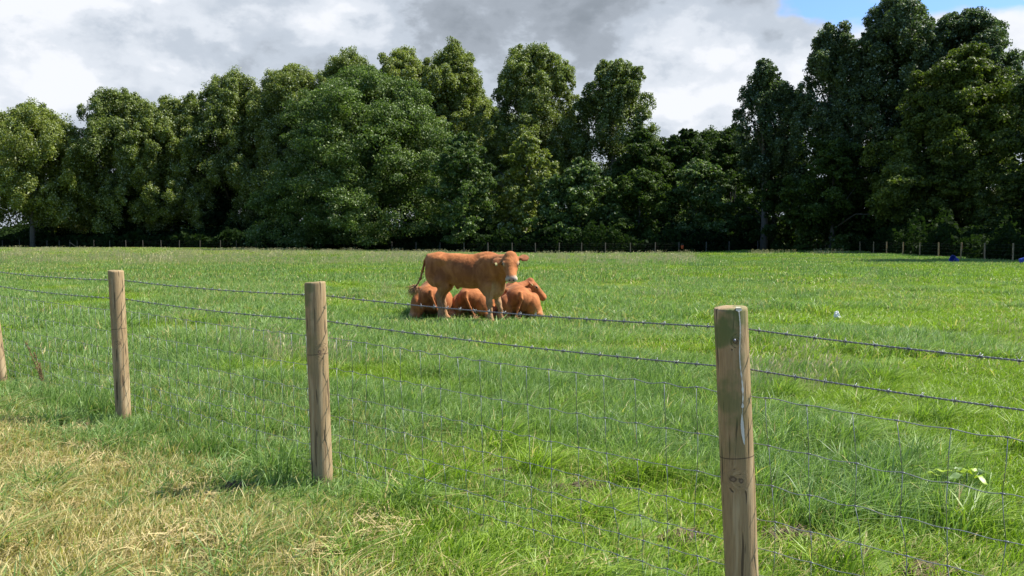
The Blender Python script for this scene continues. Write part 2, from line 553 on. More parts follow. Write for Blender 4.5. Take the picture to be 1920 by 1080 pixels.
def scatter(name, pts, rz, scl, idx, sources, dry=None, tint=None, tilt=None):
    """one object whose geometry nodes put source meshes on points"""
    n = len(pts)
    coll = bpy.data.collections.new(name + '_sources')
    for i, me in enumerate(sources):
        coll.objects.link(bpy.data.objects.new('%s_%02d' % (name, i), me))
    me = bpy.data.meshes.new(name)
    me.vertices.add(n); me.vertices.foreach_set('co', np.asarray(pts, np.float32).ravel())
    me.update()

    def fa(nm, data, typ='FLOAT'):
        a = me.attributes.new(nm, typ, 'POINT')
        a.data.foreach_set('vector' if typ == 'FLOAT_VECTOR' else 'value', np.asarray(data, np.int32 if typ == 'INT' else np.float32).ravel())
    rot = np.zeros((n, 3)); rot[:, 2] = rz
    if tilt is not None: rot[:, :2] = tilt
    if np.ndim(scl) == 1: scl = np.repeat(np.asarray(scl)[:, None], 3, 1)
    fa('irot', rot, 'FLOAT_VECTOR'); fa('iscl', scl, 'FLOAT_VECTOR'); fa('iidx', idx, 'INT')
    fa('dry', np.zeros(n) if dry is None else dry); fa('tint', np.zeros(n) if tint is None else tint)
    o = link(name, me)
    g = bpy.data.node_groups.new(name + '_nodes', 'GeometryNodeTree')
    g.interface.new_socket('Geometry', in_out='INPUT', socket_type='NodeSocketGeometry')
    g.interface.new_socket('Geometry', in_out='OUTPUT', socket_type='NodeSocketGeometry')
    gi = g.nodes.new('NodeGroupInput'); go = g.nodes.new('NodeGroupOutput')
    ci = g.nodes.new('GeometryNodeCollectionInfo'); ci.inputs['Collection'].default_value = coll
    ci.inputs['Separate Children'].default_value = True; ci.inputs['Reset Children'].default_value = True
    ip = g.nodes.new('GeometryNodeInstanceOnPoints'); ip.inputs['Pick Instance'].default_value = True

    def na(nm, typ):
        nd = g.nodes.new('GeometryNodeInputNamedAttribute'); nd.data_type = typ; nd.inputs['Name'].default_value = nm
        return nd.outputs[0]
    g.links.new(gi.outputs[0], ip.inputs['Points'])
    g.links.new(ci.outputs[0], ip.inputs['Instance'])
    g.links.new(na('iidx', 'INT'), ip.inputs['Instance Index'])
    g.links.new(na('irot', 'FLOAT_VECTOR'), ip.inputs['Rotation'])
    g.links.new(na('iscl', 'FLOAT_VECTOR'), ip.inputs['Scale'])
    g.links.new(ip.outputs[0], go.inputs[0])
    md = o.modifiers.new('scatter', 'NODES'); md.node_group = g
    return o


def wedge(rng, y0, y1, spacing, margin=2.0):
    """jittered grid of points over what lies ahead of the camera between two depths"""
    hw = 0.60 * y1 + margin
    xs = np.arange(-hw, hw, spacing); ys = np.arange(y0, y1, spacing)
    X, Y = np.meshgrid(xs, ys)
    X = X.ravel() + rng.uniform(-.55, .55, X.size) * spacing
    Y = Y.ravel() + rng.uniform(-.55, .55, Y.size) * spacing
    k = np.abs(X) < 0.60 * Y + margin
    return X[k], Y[k]


def field_limit(x, y):
    """true where it is still meadow (on this side of the far fences)"""
    px = 960 + x / y * FPX
    lim = np.interp(px, FENCE_PX, FENCE_D)
    return y < lim + 1.5


FENCE_PX = [-400, 0, 300, 600, 900, 1100, 1300, 1500, 1548, 1591, 1638, 1693, 1760, 1802, 1900, 2300]
FENCE_D = [152, 150, 143, 125, 105, 98, 100, 112, 104, 97, 85, 74, 66, 62, 53, 34]

rng = np.random.default_rng(11)


def dryness(x, y):
    s = -((x - P2.x) * FN.x + (y - P2.y) * FN.y)
    n = fbm(x, y, 1.6, 3) - .5
    d = sstep(0.02, 0.95, s + n * 0.9) * (0.68 + 0.6 * (fbm(x, y, 2.6, 9) - .45))
    return np.clip(d, 0, .92), s


def near_post(x, y, rr=.34):
    m = np.zeros(len(x), bool)
    for i in range(-2, 4):
        p = P2 + FD * SPACING * i
        m |= np.hypot(x - p.x, (y - (p.y - .16)) * .8) < rr
    return m


BARE = [(515, 828, .17, .022, 3, 'flat patch of bare turned soil behind the fence left of the middle post'),
        (940, 892, .10, .018, 6, 'small bare soil patch under a grass tuft in the middle of the lower field'),
        (1040, 925, .13, .018, 7, 'pair of bare soil crumbs right of centre low in the photo, the left one'),
        (1100, 918, .11, .018, 8, 'bare soil crumb beside the left one of a pair, right of centre'),
        (1285, 1008, .13, .020, 4, 'dark bare soil patch just left of the painted post'),
        (1252, 868, .08, .016, 9, 'little bare patch above the larger one left of the painted post'),
        (1475, 1000, .15, .020, 5, 'bare soil patch just right of the painted post'),
        (1590, 1032, .14, .020, 10, 'bare soil patch at the bottom, second to the right of the painted post'),
        (1560, 935, .10, .018, 11, 'dry bare patch behind the netting, above the bottom right soil patches'),
        (1740, 1062, .15, .020, 12, 'bare soil patch at the bottom edge nearest the right corner')]


def near_bare(x, y, k=1.0):
    m = np.zeros(len(x), bool)
    for b_ in BARE:
        g_ = ground_at(b_[0], b_[1]); m |= np.hypot(x - g_.x, y - g_.y + .05) < b_[2] * k + .05
    return m


COWS = [(-.95, 14.7, .9, .55), (-.1, 14.35, .9, .5), (-1.5, 15.5, .5, .5), (-.6, 15.4, .6, .5), (.3, 15.3, .6, .5)]


def near_cows(x, y):
    m = np.zeros(len(x), bool)
    for cx_, cy_, ax_, ay_ in COWS: m |= ((x - cx_) / ax_) ** 2 + ((y - cy_) / ay_) ** 2 < 1
    return m


def tone(x, y):
    side = x / np.maximum(y, 1.0)
    t = sstep(0.38, 0.60, fbm(x, y, 0.55, 21, 4) + 0.12 * (vnoise(x, y, 0.08, 5) - .5) - .16 * side)
    return t


# -- near field (individual blades)
src = []
for i in range(5): src.append(blades_mesh('grass_near', rng, 330, .20, .05, .14, .0048, .9, .9, M_grass, True))
for i in range(5): src.append(blades_mesh('grass_tussock', rng, 150, .11, .14, .27, .0055, 1.1, 1.0, M_grass, False, (0.45, -0.1)))
X, Y = wedge(rng, 2.6, 10.0, 0.25)
d, s = dryness(X, Y)
t = tone(X, Y)
bare = fbm(X, Y, 1.7, 41, 2)
# bare, trodden strip just inside the fence
strip = (s < -0.05) & (s > -1.5)
keep = np.ones(len(X), bool)
hfac = 0.55 + 0.75 * t + 0.35 * fbm(X, Y, 1.1, 77)
hfac = np.where(s > .2, 0.62 + .35 * fbm(X, Y, 2.2, 5), hfac)
hfac = np.where(strip, hfac * .88, hfac)
hfac = np.where(near_post(X, Y), hfac * .42, hfac)
hfac = np.where(near_bare(X, Y, .7), hfac * .42, hfac)
pts = np.stack([X, Y, terrain(X, Y)], -1)
k = keep
pn = [pts[k]]; rn = [rng.uniform(-.7, .7, k.sum())]
sc = np.stack([np.ones(k.sum()), np.ones(k.sum()), hfac[k] * rng.uniform(.85, 1.2, k.sum())], -1)
sn = [sc]; ii = [rng.integers(0, 5, k.sum())]; dn = [np.maximum(d[k], .03 + .10 * strip[k])]; tn = [t[k]]
# tussocks
X, Y = wedge(rng, 2.6, 13.0, 0.24)
d, s = dryness(X, Y); t = tone(X, Y)
pr = np.where(s < 0, .10 + .85 * t, .22 + .6 * (fbm(X, Y, 1.3, 60) > .55)) * np.where((s < -.05) & (s > -1.3), .35, 1)
k = rng.uniform(0, 1, len(X)) < pr
k &= ~near_post(X, Y, .42) & ~near_bare(X, Y, .8)
k &= ~((s > .25) & (rng.uniform(0, 1, len(X)) < .5))
X, Y, d, t, s = X[k], Y[k], d[k], t[k], s[k]
pn.append(np.stack([X, Y, terrain(X, Y)], -1)); rn.append(rng.uniform(-.8, .8, len(X)))
zs = rng.uniform(.55, 1.05, len(X)) * np.where(s > 0, .75, 1.0)
sn.append(np.stack([rng.uniform(.8, 1.4, len(X)), rng.uniform(.8, 1.4, len(X)), zs], -1)); ii.append(rng.integers(5, 10, len(X)))
dn.append(np.clip(d * .7, .02, .8)); tn.append(np.clip(t + .3 * rng.uniform(-1, 1, len(X)), 0, 1))
cat = np.concatenate
tag(scatter('meadow_grass', cat(pn), cat(rn), cat(sn), cat(ii), src, cat(dn), cat(tn)),
    'lush green meadow grass near the wire fence, straw coloured on the verge', 'grass', kind='stuff')

# -- middle distance
src = [blades_mesh('grass_middle', rng, 260, .38, .06, .16, .0095, .9, .9, M_grass, True) for i in range(5)]
src += [blades_mesh('grass_tussock_middle', rng, 130, .20, .16, .30, .011, 1.1, 1.0, M_grass, False, (0.45, -0.1)) for i in range(4)]
X, Y = wedge(rng, 9.5, 29, 0.47, 3)
t = tone(X, Y)
pn = [np.stack([X, Y, terrain(X, Y)], -1)]; rn = [rng.uniform(-.7, .7, len(X))]
hf = (0.5 + .55 * t + .4 * fbm(X, Y, .8, 77)) * rng.uniform(.85, 1.2, len(X))
hf = np.where(near_cows(X, Y), hf * .38, hf)
sn = [np.stack([np.ones(len(X)), np.ones(len(X)), hf], -1)]; ii = [rng.integers(0, 5, len(X))]; dn = [np.full(len(X), .05) + .12 * (fbm(X, Y, .3, 91) > .6)]; tn = [t]
X, Y = wedge(rng, 12, 34, 0.52, 3)
t = tone(X, Y); k = (rng.uniform(0, 1, len(X)) < (.04 + .7 * t ** 1.5)) & ~near_cows(X, Y)
X, Y, t = X[k], Y[k], t[k]
pn.append(np.stack([X, Y, terrain(X, Y)], -1)); rn.append(rng.uniform(-.8, .8, len(X)))
z = rng.uniform(.45, .95, len(X))
sn.append(np.stack([rng.uniform(.8, 1.5, len(X)), rng.uniform(.8, 1.5, len(X)), z], -1)); ii.append(rng.integers(5, 9, len(X)))
dn.append(np.full(len(X), .07)); tn.append(t)
tag(scatter('pasture_grass', cat(pn), cat(rn), cat(sn), cat(ii), src, cat(dn), cat(tn)),
    'grazed green pasture grass around and behind the cattle', 'grass', kind='stuff')

# -- far
src = [blades_mesh('grass_far', rng, 420, .95, .08, .19, .026, .8, .8, M_grass, True) for i in range(4)]
src += [blades_mesh('grass_distant', rng, 420, 2.6, .14, .34, .060, .7, .7, M_grass, True) for i in range(3)]
X, Y = wedge(rng, 28, 78, 1.15, 5)
k = field_limit(X, Y); X, Y = X[k], Y[k]
t = tone(X, Y)
pn = [np.stack([X, Y, terrain(X, Y)], -1)]; rn = [rng.uniform(-.7, .7, len(X))]
hf = (0.55 + .5 * t + .5 * fbm(X, Y, .25, 77)) * rng.uniform(.85, 1.2, len(X))
sn = [np.stack([np.ones(len(X)), np.ones(len(X)), hf], -1)]; ii = [rng.integers(0, 4, len(X))]
left = sstep(10, -40, X) * .22
dn = [.03 + left + .10 * (fbm(X, Y, .12, 91) > .55)]; tn = [t]
X, Y = wedge(rng, 76, 158, 3.1, 8)
k = field_limit(X, Y); X, Y = X[k], Y[k]
t = tone(X, Y)
pn.append(np.stack([X, Y, terrain(X, Y)], -1)); rn.append(rng.uniform(-.7, .7, len(X)))
sn.append(np.stack([np.ones(len(X)), np.ones(len(X)), (.45 + .5 * fbm(X, Y, .1, 7)) * rng.uniform(.8, 1.2, len(X))], -1)); ii.append(rng.integers(4, 7, len(X)))
dn.append(.04 + sstep(15, -40, X) * .22 + .12 * (fbm(X, Y, .07, 91) > .5)); tn.append(t)
tag(scatter('distant_grass', cat(pn), cat(rn), cat(sn), cat(ii), src, cat(dn), cat(tn)),
    'paler grass at the far side of the meadow before the trees', 'grass', kind='stuff')


# -- pale seeding grass stalks
def stalks_mesh(rng, n, rad, h0, h1, w):
    mb_v = []; mb_f = []; c = 0
    for i in range(n):
        a = rng.uniform(0, 2 * PI); r = rad * math.sqrt(rng.uniform())
        b = np.array([r * math.cos(a), r * math.sin(a), -.02]); h = rng.uniform(h0, h1)
        ld = np.array([rng.uniform(-.15, .45), rng.uniform(-.25, .25), 0])
        ps = [b + ld * h * s * s + np.array([0, 0, h * s]) for s in (0, .4, .75, 1.0)]
        ws = [w * .5, w * .4, w * .3, w * .2]
        hd = rng.uniform(.07, .13) * h * 2
        ps += [ps[-1] + ld * hd * .9 + np.array([0, 0, hd * .45]), ps[-1] + ld * hd * 1.9 + np.array([0, 0, hd * .75])]
        ws += [w * 1.7, w * .3]
        yw = rng.uniform(-.6, .6); e = np.array([math.cos(yw), math.sin(yw), 0])
        for p, q in zip(ps, ws): mb_v += [p - e * q, p + e * q]
        for j in range(5): mb_f.append((c + 2 * j, c + 2 * j + 1, c + 2 * j + 3, c + 2 * j + 2))
        c += 12
    return mesh_np('seed_stalks', np.array(mb_v), np.array(mb_f), M_seed)


src = [stalks_mesh(rng, 20, .22, .25, .46, .0050) for i in range(3)] + [stalks_mesh(rng, 40, .9, .25, .55, .016) for i in range(3)]
sp_pts = []; sp_i = []; sp_s = []
for (px, py, n, sx) in ((1490, 730, 9, .35), (1530, 700, 6, .35), (540, 690, 9, .40), (500, 660, 5, .4), (760, 560, 4, .8), (1890, 640, 4, .5), (320, 610, 5, .6), (1250, 560, 4, .8), (1620, 540, 4, 1.0), (1750, 530, 5, 1.2)):
    g = ground_at(px, py)
    for i in range(n):
        x = g.x + rng.normal(0, sx * .7); y = g.y + rng.normal(0, sx)
        sp_pts.append((x, y, float(terrain(x, y)))); sp_i.append(int(rng.integers(0, 3))); sp_s.append(rng.uniform(.5, .9))
for i in range(900):
    y = rng.uniform(45, 125); x = rng.uniform(-.62, .55) * y
    if not field_limit(np.array([x]), np.array([y]))[0]: continue
    px = 960 + x / y * FPX
    if vnoise(x, y, .07, 33) < (.35 if px < 1300 else .75): continue
    sp_pts.append((x, y, float(terrain(x, y)))); sp_i.append(int(rng.integers(3, 6))); sp_s.append(rng.uniform(.55, 1.0))
tag(scatter('seeding_grass', np.array(sp_pts), rng.uniform(-.6, .6, len(sp_pts)), np.array(sp_s), sp_i, src),
    'pale seed heads of uncut grass standing above the meadow', 'grass', kind='stuff')


# -- mown hay on the verge
def hay_mesh(rng, n, rad, pile):
    V = []; F = []; c = 0
    for i in range(n):
        r = rad * abs(rng.normal(0, .6)); a = rng.uniform(0, 2 * PI)
        L = rng.uniform(.05, .17); w = rng.uniform(.0011, .0026)
        top = pile * math.exp(-(r / rad) ** 2 * 2)
        p = np.array([r * math.cos(a), r * math.sin(a), rng.uniform(.004, .02 + top)])
        yw = rng.normal(.5, .9); pt = rng.normal(0, .16)
        dr = np.array([math.cos(yw) * math.cos(pt), math.sin(yw) * math.cos(pt), math.sin(pt)])
        sd = np.array([-math.sin(yw), math.cos(yw), rng.uniform(-.5, .5)])
        bend = np.array([0, 0, 1]) * rng.uniform(-.02, .05) + sd * rng.uniform(-.03, .03)
        for s_ in (-.5, 0, .5):
            q = p + dr * L * s_ + bend * (0.25 - s_ * s_) * 4 * .5
            V += [q - sd * w, q + sd * w]
        F += [(c, c + 1, c + 3, c + 2), (c + 2, c + 3, c + 5, c + 4)]; c += 6
    return mesh_np('hay', np.array(V), np.array(F), M_hay)


src = [hay_mesh(rng, 48, .20, .015) for i in range(4)] + [hay_mesh(rng, 75, .21, .022) for i in range(3)]
X, Y = wedge(rng, 2.6, 8.5, .20)
d, s = dryness(X, Y)
k = rng.uniform(0, 1, len(X)) < d * .60 * (fbm(X, Y, 1.9, 55) > .42)
X, Y = X[k], Y[k]
hp = list(np.stack([X, Y, terrain(X, Y) + .015], -1)); hi = list(rng.integers(0, 4, len(X))); hs = list(rng.uniform(.7, 1.2, len(X)))
for (px, py, n) in ((110, 815, 5), (60, 800, 4), (150, 830, 3), (260, 880, 5), (230, 900, 3), (30, 870, 4), (500, 900, 3), (400, 960, 4), (430, 1040, 5), (540, 1050, 6), (300, 990, 3), (60, 980, 5), (160, 1050, 5), (20, 930, 3), (690, 1040, 2), (510, 825, 2)):
    g = ground_at(px, py)
    for i in range(max(1, int(n * .45))):
        x = g.x + rng.normal(0, .20); y = g.y + rng.normal(0, .15)
        hp.append(np.array([x, y, float(terrain(x, y)) + .02])); hi.append(int(rng.integers(4, 7))); hs.append(rng.uniform(.7, 1.2))
tag(scatter('mown_hay', np.array(hp), rng.uniform(-PI, PI, len(hp)), np.array(hs), hi, src),
    'yellow cut grass lying in wisps on the verge in front of the fence', 'hay', kind='stuff')


# ------------------------------------------------------------------ trees
def leaves_from_puffs(rng, C, PR, out_dir, per, size, flat=.7, droop=0.0, inner=.55):
    """C (P,3) puff centres, PR radii; returns quads"""
    P = len(C); n = P * per
    idx = np.repeat(np.arange(P), per)
    d = rng.normal(0, 1, (n, 3)); d /= np.linalg.norm(d, axis=1)[:, None]
    d = d + .45 * out_dir[idx] + np.array([0, 0, .30]); d /= np.linalg.norm(d, axis=1)[:, None]
    rad = PR[idx] * rng.uniform(.25, 1.22, n) ** .8
    pos = C[idx] + d * rad[:, None] * np.array([1, 1, flat])
    pos[:, 2] -= droop * (np.hypot(*(d[:, :2] * rad[:, None]).T))
    nn = d * np.array([1, 1, 1.3]) + .85 * rng.normal(0, 1, (n, 3)); nn /= np.linalg.norm(nn, axis=1)[:, None]
    return quads_at(rng, pos, nn, size * rng.uniform(.55, 1.35, n)), rng.uniform(0, 1, P)[idx], n


def quads_at(rng, pos, nn, sz):
    n = len(pos)
    r = rng.normal(0, 1, (n, 3)); t = np.cross(nn, r); t /= np.linalg.norm(t, axis=1)[:, None] + 1e-9
    b = np.cross(nn, t)
    a = sz[:, None] * .62; c = sz[:, None] * .40
    return np.stack([pos - t * a, pos - b * c + nn * sz[:, None] * .08, pos + t * a, pos + b * c + nn * sz[:, None] * .08], 1)


def leaf_mesh(rng, Q, puff, mat):
    n = len(Q)
    V = Q.reshape(-1, 3); F = np.arange(4 * n).reshape(n, 4)
    return mesh_np('crown', V, F, mat, False, {'rnd': ('FACE', 'FLOAT', rng.uniform(0, 1, n)), 'puff': ('FACE', 'FLOAT', puff)})


def profile(kind, t):
    if kind == 'spire': return np.sqrt(np.clip(1 - np.clip(t, 0, 1) ** 3.0, .02, 1)) * (.62 + .38 * sstep(0, .35, t))
    if kind == 'egg': return np.sqrt(np.clip(1 - np.clip(t, 0, 1) ** 2.8, .0, 1)) * (.78 + .22 * sstep(0, .35, t))
    if kind == 'dome': return np.sqrt(np.clip(1 - np.clip(t, 0, 1) ** 1.9, .0, 1)) * (0.80 + .2 * sstep(0, .2, t))
    return np.sqrt(np.clip(1 - (2 * t - 1) ** 2, .02, 1))


def make_tree(name, label, px, top, hw, D, kind, mat, seed, zb=None, leaf=.30, density=1.0, bottom=None, group=None, cat_='tree', lean=0.0, spires=5, trunk_r=None):
    rng = np.random.default_rng(seed)
    base = at(px, 460, D); bx = base.x; bz = float(terrain(bx, D))
    H = at(px, top, D).z - bz
    Rm = hw * D / FPX
    if zb is None: zb = at(px, bottom, D).z - bz if bottom else H * .10
    zb = max(zb, .1)
    root = thing(name, label, cat_, (bx, D, bz), 0, group)
    Cs = []; Os = []; PRs = []
    if kind == 'spire':
        spires = spires + 4
        subs = [(0, 0, .90, .60), (rng.uniform(-.2, .2) * Rm, 0, 1.0, .24)]
        for i in range(spires):
            a = 2 * PI * (i + rng.uniform(-.3, .3)) / spires
            subs.append((math.cos(a) * Rm * .66, math.sin(a) * Rm * .66, rng.uniform(.70, .97), rng.uniform(.26, .44)))
        for (ox, oy, hf, rf) in subs:
            hh = (H - zb) * hf; npf = int(80 * density * (hh * Rm * rf) / 40) + 18
            t = rng.uniform(0, 1, npf) ** .85; ang = rng.uniform(0, 2 * PI, npf)
            rr = Rm * rf * profile('spire', t) * np.sqrt(rng.uniform(.15, 1, npf)) * (1 + .30 * np.sin(3 * ang + 9 * t + seed) + rng.normal(0, .14, npf))
            C = np.stack([ox * (1 - .25 * t) + rr * np.cos(ang), oy + rr * np.sin(ang), zb + hh * t * .96], -1)
            C[:, 0] += lean * C[:, 2]
            o = np.stack([np.cos(ang), np.sin(ang), np.full(npf, .5)], -1)
            Cs.append(C); Os.append(o); PRs.append(rng.uniform(.6, 1.25, npf) * (0.066 * (Rm + 2.2)) * (1.25 - .65 * t) + .08)
        flat, droop = 1.45, -.25
    else:
        vol = H * Rm
        nb = int(np.clip(.62 * vol * density, 60, 240)); ppb = 9
        t = rng.uniform(0, 1, nb) ** .85; ang = rng.uniform(0, 2 * PI, nb)
        rho = 1 - .40 * rng.uniform(0, 1, nb) ** 1.6
        bump = 1 + .14 * np.sin(2 * ang + 4 * t + seed) + .09 * np.sin(5 * ang - 9 * t + seed * 2) + rng.normal(0, .05, nb)
        br = rng.uniform(.7, 1.25, nb) * (.135 * Rm + .35)
        rr = np.maximum(Rm * profile(kind, t) * rho * bump - br * .6, 0)
        B = np.stack([rr * np.cos(ang), rr * np.sin(ang), zb + (H - zb) * t * (.90 + .10 * bump) - br * .4 * t], -1)
        k = np.repeat(np.arange(nb), ppb)
        d = rng.normal(0, 1, (nb * ppb, 3)) + np.stack([np.cos(ang), np.sin(ang), .35 + 0 * ang], -1)[k] * .75
        d /= np.linalg.norm(d, axis=1)[:, None]
        C = B[k] + d * (br[k] * rng.uniform(.55, 1.0, nb * ppb))[:, None] * np.array([1, 1, .62])
        C = B[k] + (C - B[k]) * (np.array([.85, .85, 1.9]) if kind == 'egg' else 1.0)
        C[:, 2] -= (.0 if kind == 'egg' else .22) * br[k] * np.hypot(d[:, 0], d[:, 1]) ** 2
        C[:, 2] = np.maximum(C[:, 2], zb)
        C[:, 0] += lean * C[:, 2]
        Cs.append(C); Os.append(np.stack([np.cos(ang)[k], np.sin(ang)[k], t[k] * .8], -1) * .6 + d * .4)
        PRs.append(br[k] * rng.uniform(.30, .55, nb * ppb))
        flat, droop = .60, .15
        if kind == 'egg':
            flat, droop = 1.15, -.15
            # upright shoots that break the top outline
            ns = 16; a2 = rng.uniform(0, 2 * PI, ns); q = rng.uniform(.1, .92, ns); tz = np.sqrt(1 - q ** 2.2)
            for j in range(ns):
                top_ = zb + (H - zb) * min(tz[j] * .97 + rng.uniform(-.03, .04), .97); L = rng.uniform(.10, .2) * H
                m = 7; f = np.linspace(0, 1, m)
                Cs.append(np.stack([q[j] * Rm * .85 * math.cos(a2[j]) + f * .2 + rng.normal(0, .15, m), q[j] * Rm * .85 * math.sin(a2[j]) + rng.normal(0, .15, m), top_ - L * (1 - f)], -1))
                Os.append(np.tile([0, 0, .8], (m, 1))); PRs.append((.9 - .62 * f) * (.05 * Rm + .42))
    C = np.concatenate(Cs); O = np.concatenate(Os); PR = np.concatenate(PRs)
    per = int(np.clip((20 if kind == 'spire' else 19) * (PR.mean() / leaf) ** 2, 26, 130))
    Q, pf, n = leaves_from_puffs(rng, C, PR, O, per, leaf, flat, droop)
    # interior twigs and leaves that close the crown
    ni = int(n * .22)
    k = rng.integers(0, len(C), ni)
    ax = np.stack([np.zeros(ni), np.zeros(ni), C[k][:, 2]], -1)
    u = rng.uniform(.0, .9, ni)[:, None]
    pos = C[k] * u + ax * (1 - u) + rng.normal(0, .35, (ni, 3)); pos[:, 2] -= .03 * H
    pos[:, 2] = np.maximum(pos[:, 2], zb * .8)
    nn = rng.normal(0, 1, (ni, 3)); nn /= np.linalg.norm(nn, axis=1)[:, None]
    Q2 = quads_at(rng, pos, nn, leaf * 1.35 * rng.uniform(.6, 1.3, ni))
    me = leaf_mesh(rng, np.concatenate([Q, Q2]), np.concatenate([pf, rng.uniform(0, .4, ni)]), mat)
    link('crown', me, root)
    # trunk and limbs
    mb = MB(); tr = trunk_r or (.10 + H * .014)
    pts_ = [(0, 0, -.2), (lean * H * .2 + rng.normal(0, .1), rng.normal(0, .1), H * .2), (lean * H * .5 + rng.normal(0, .25), rng.normal(0, .2), H * .5), (lean * H * .85, 0, H * .88)]
    mb.tube(pts_, [tr * 1.25, tr * .9, tr * .55, tr * .12], 8)
    for i in range(9):
        j = rng.integers(0, len(C)); e = C[j]
        z0 = max(min(e[2] * rng.uniform(.35, .7), H * .8), H * .08)
        s0 = np.array([lean * z0, 0, z0]); mid = (s0 + e) / 2 + np.array([0, 0, rng.uniform(.2, .08 * H)])
        mb.tube([s0, mid, e], [tr * .42, tr * .26, tr * .06], 6)
    mb.build('trunk', M_bark, root)
    return root


GP = 'tall poplars in the row behind the far fence'
make_tree('poplar_tree', 'poplar at the left edge of the photo with a visible pale trunk', 62, 204, 118, 152, 'egg', M_poplar, 1, bottom=415, group=GP, leaf=.23)
make_tree('poplar_tree', 'poplar just right of the sky notch in the left treeline', 232, 178, 104, 156, 'egg', M_poplar, 2, bottom=430, group=GP, leaf=.23)
make_tree('poplar_tree', 'slightly lower poplar, third from the left in the far row', 325, 190, 100, 156, 'egg', M_poplar, 3, bottom=430, group=GP, leaf=.23)
make_tree('poplar_tree', 'fourth poplar from the left, rising as a narrow peak above its neighbours', 438, 150, 116, 158, 'egg', M_poplar, 5, bottom=430, group=GP, leaf=.23)
make_tree('poplar_tree', 'poplar whose top shows above the left shoulder of the round sycamore', 548, 140, 118, 156, 'egg', M_poplar, 6, bottom=400, group=GP, leaf=.23)
make_tree('poplar_tree', 'poplar peeping above the middle of the round sycamore crown', 660, 114, 108, 154, 'egg', M_poplar, 7, bottom=380, group=GP, leaf=.23)
make_tree('poplar_tree', 'poplar directly right of the highest point of the round sycamore', 756, 104, 98, 152, 'egg', M_poplar, 8, bottom=380, group=GP, leaf=.23)
make_tree('poplar_tree', 'tallest poplar, broad and double peaked, left of the narrow gap of sky', 848, 92, 96, 146, 'egg', M_poplar, 9, bottom=430, group=GP, leaf=.225)
make_tree('poplar_tree', 'broad flat topped poplar right above the standing cow', 1002, 94, 106, 138, 'egg', M_poplar, 10, bottom=430, group=GP, leaf=.22, spires=6)
make_tree('poplar_tree', 'rightmost poplar, its right side sloping down to the low trees', 1142, 114, 84, 134, 'egg', M_poplar, 12, bottom=430, group=GP, leaf=.22, spires=4, lean=.02)
make_tree('poplar_tree', 'lower poplar filling the space behind the tallest one and the broad one', 925, 210, 90, 160, 'egg', M_poplar, 51, bottom=430, group=GP, leaf=.25)
make_tree('poplar_tree', 'low dark poplar seen in the gap before the rightmost one', 1075, 250, 60, 158, 'egg', M_dark, 52, bottom=430, group=GP, leaf=.27)
make_tree('poplar_tree', 'low poplar closing the belt under the sky notch at the left', 145, 262, 60, 165, 'egg', M_poplar, 53, bottom=440, group=GP, leaf=.27)
make_tree('sycamore_tree', 'huge round sycamore with a low dark green crown left of the cows', 695, 136, 226, 126, 'dome', M_syc, 21, bottom=452, leaf=.23, density=.95, trunk_r=.55)
make_tree('hawthorn_tree', 'small sunlit green tree against the right side of the round sycamore', 868, 250, 72, 112, 'dome', M_syc, 23, bottom=450, leaf=.26)
make_tree('broadleaf_tree', 'bright green tree of middle height in front of the broad poplar', 985, 240, 74, 116, 'dome', M_poplar, 24, bottom=450, leaf=.27)
make_tree('broadleaf_tree', 'mid green tree below the rightmost poplar', 1085, 300, 85, 110, 'dome', M_syc, 25, bottom=462, leaf=.26)
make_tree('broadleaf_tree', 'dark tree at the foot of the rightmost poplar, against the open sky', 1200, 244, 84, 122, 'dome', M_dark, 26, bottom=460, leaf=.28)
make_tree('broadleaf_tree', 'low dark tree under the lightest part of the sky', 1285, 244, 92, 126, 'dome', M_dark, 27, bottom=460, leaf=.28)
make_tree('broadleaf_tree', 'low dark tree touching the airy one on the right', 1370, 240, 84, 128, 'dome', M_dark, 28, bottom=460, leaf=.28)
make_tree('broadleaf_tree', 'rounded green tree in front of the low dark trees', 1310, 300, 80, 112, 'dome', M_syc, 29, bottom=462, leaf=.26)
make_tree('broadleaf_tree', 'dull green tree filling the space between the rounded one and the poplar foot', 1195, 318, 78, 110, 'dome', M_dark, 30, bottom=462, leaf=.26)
make_tree('broadleaf_tree', 'far dark tree closing the dip in the treeline under the brightest cloud', 1325, 258, 120, 145, 'egg', M_dark, 61, bottom=440, leaf=.26)
make_tree('broadleaf_tree', 'far dark tree behind the foot of the rightmost poplar', 1230, 262, 70, 148, 'egg', M_dark, 62, bottom=440, leaf=.26)
make_tree('broadleaf_tree', 'dark tree between the airy tree and the tall grey green willow', 1488, 178, 62, 114, 'egg', M_dark, 63, bottom=440, leaf=.22)
make_tree('willow_tree', 'airy tree with gaps of sky in its crown, alone left of the tall right group', 1432, 116, 58, 108, 'egg', M_willow, 31, bottom=330, leaf=.20, density=.42, spires=4, lean=-.01)
make_tree('willow_tree', 'tall grey green willow on the left of the right hand group', 1560, 50, 98, 104, 'egg', M_willow, 32, bottom=440, leaf=.21, density=.9, spires=5)
make_tree('willow_tree', 'tallest willow of the right hand group, reaching the top of the photo', 1675, -8, 130, 102, 'egg', M_willow, 33, bottom=430, leaf=.21, density=.9, spires=6)
make_tree('willow_tree', 'wide willow at the upper right corner behind the yellow green tree', 1812, 20, 135, 98, 'dome', M_willow, 34, bottom=330, leaf=.20, density=1.5)
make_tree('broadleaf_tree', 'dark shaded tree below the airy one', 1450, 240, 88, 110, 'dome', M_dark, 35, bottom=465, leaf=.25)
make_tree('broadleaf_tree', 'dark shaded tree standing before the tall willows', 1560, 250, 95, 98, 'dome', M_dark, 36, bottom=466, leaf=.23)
make_tree('maple_tree', 'broad yellow green tree lit along its top, at the right edge', 1800, 92, 160, 90, 'dome', M_yellow, 37, bottom=470, leaf=.22, density=1.6)
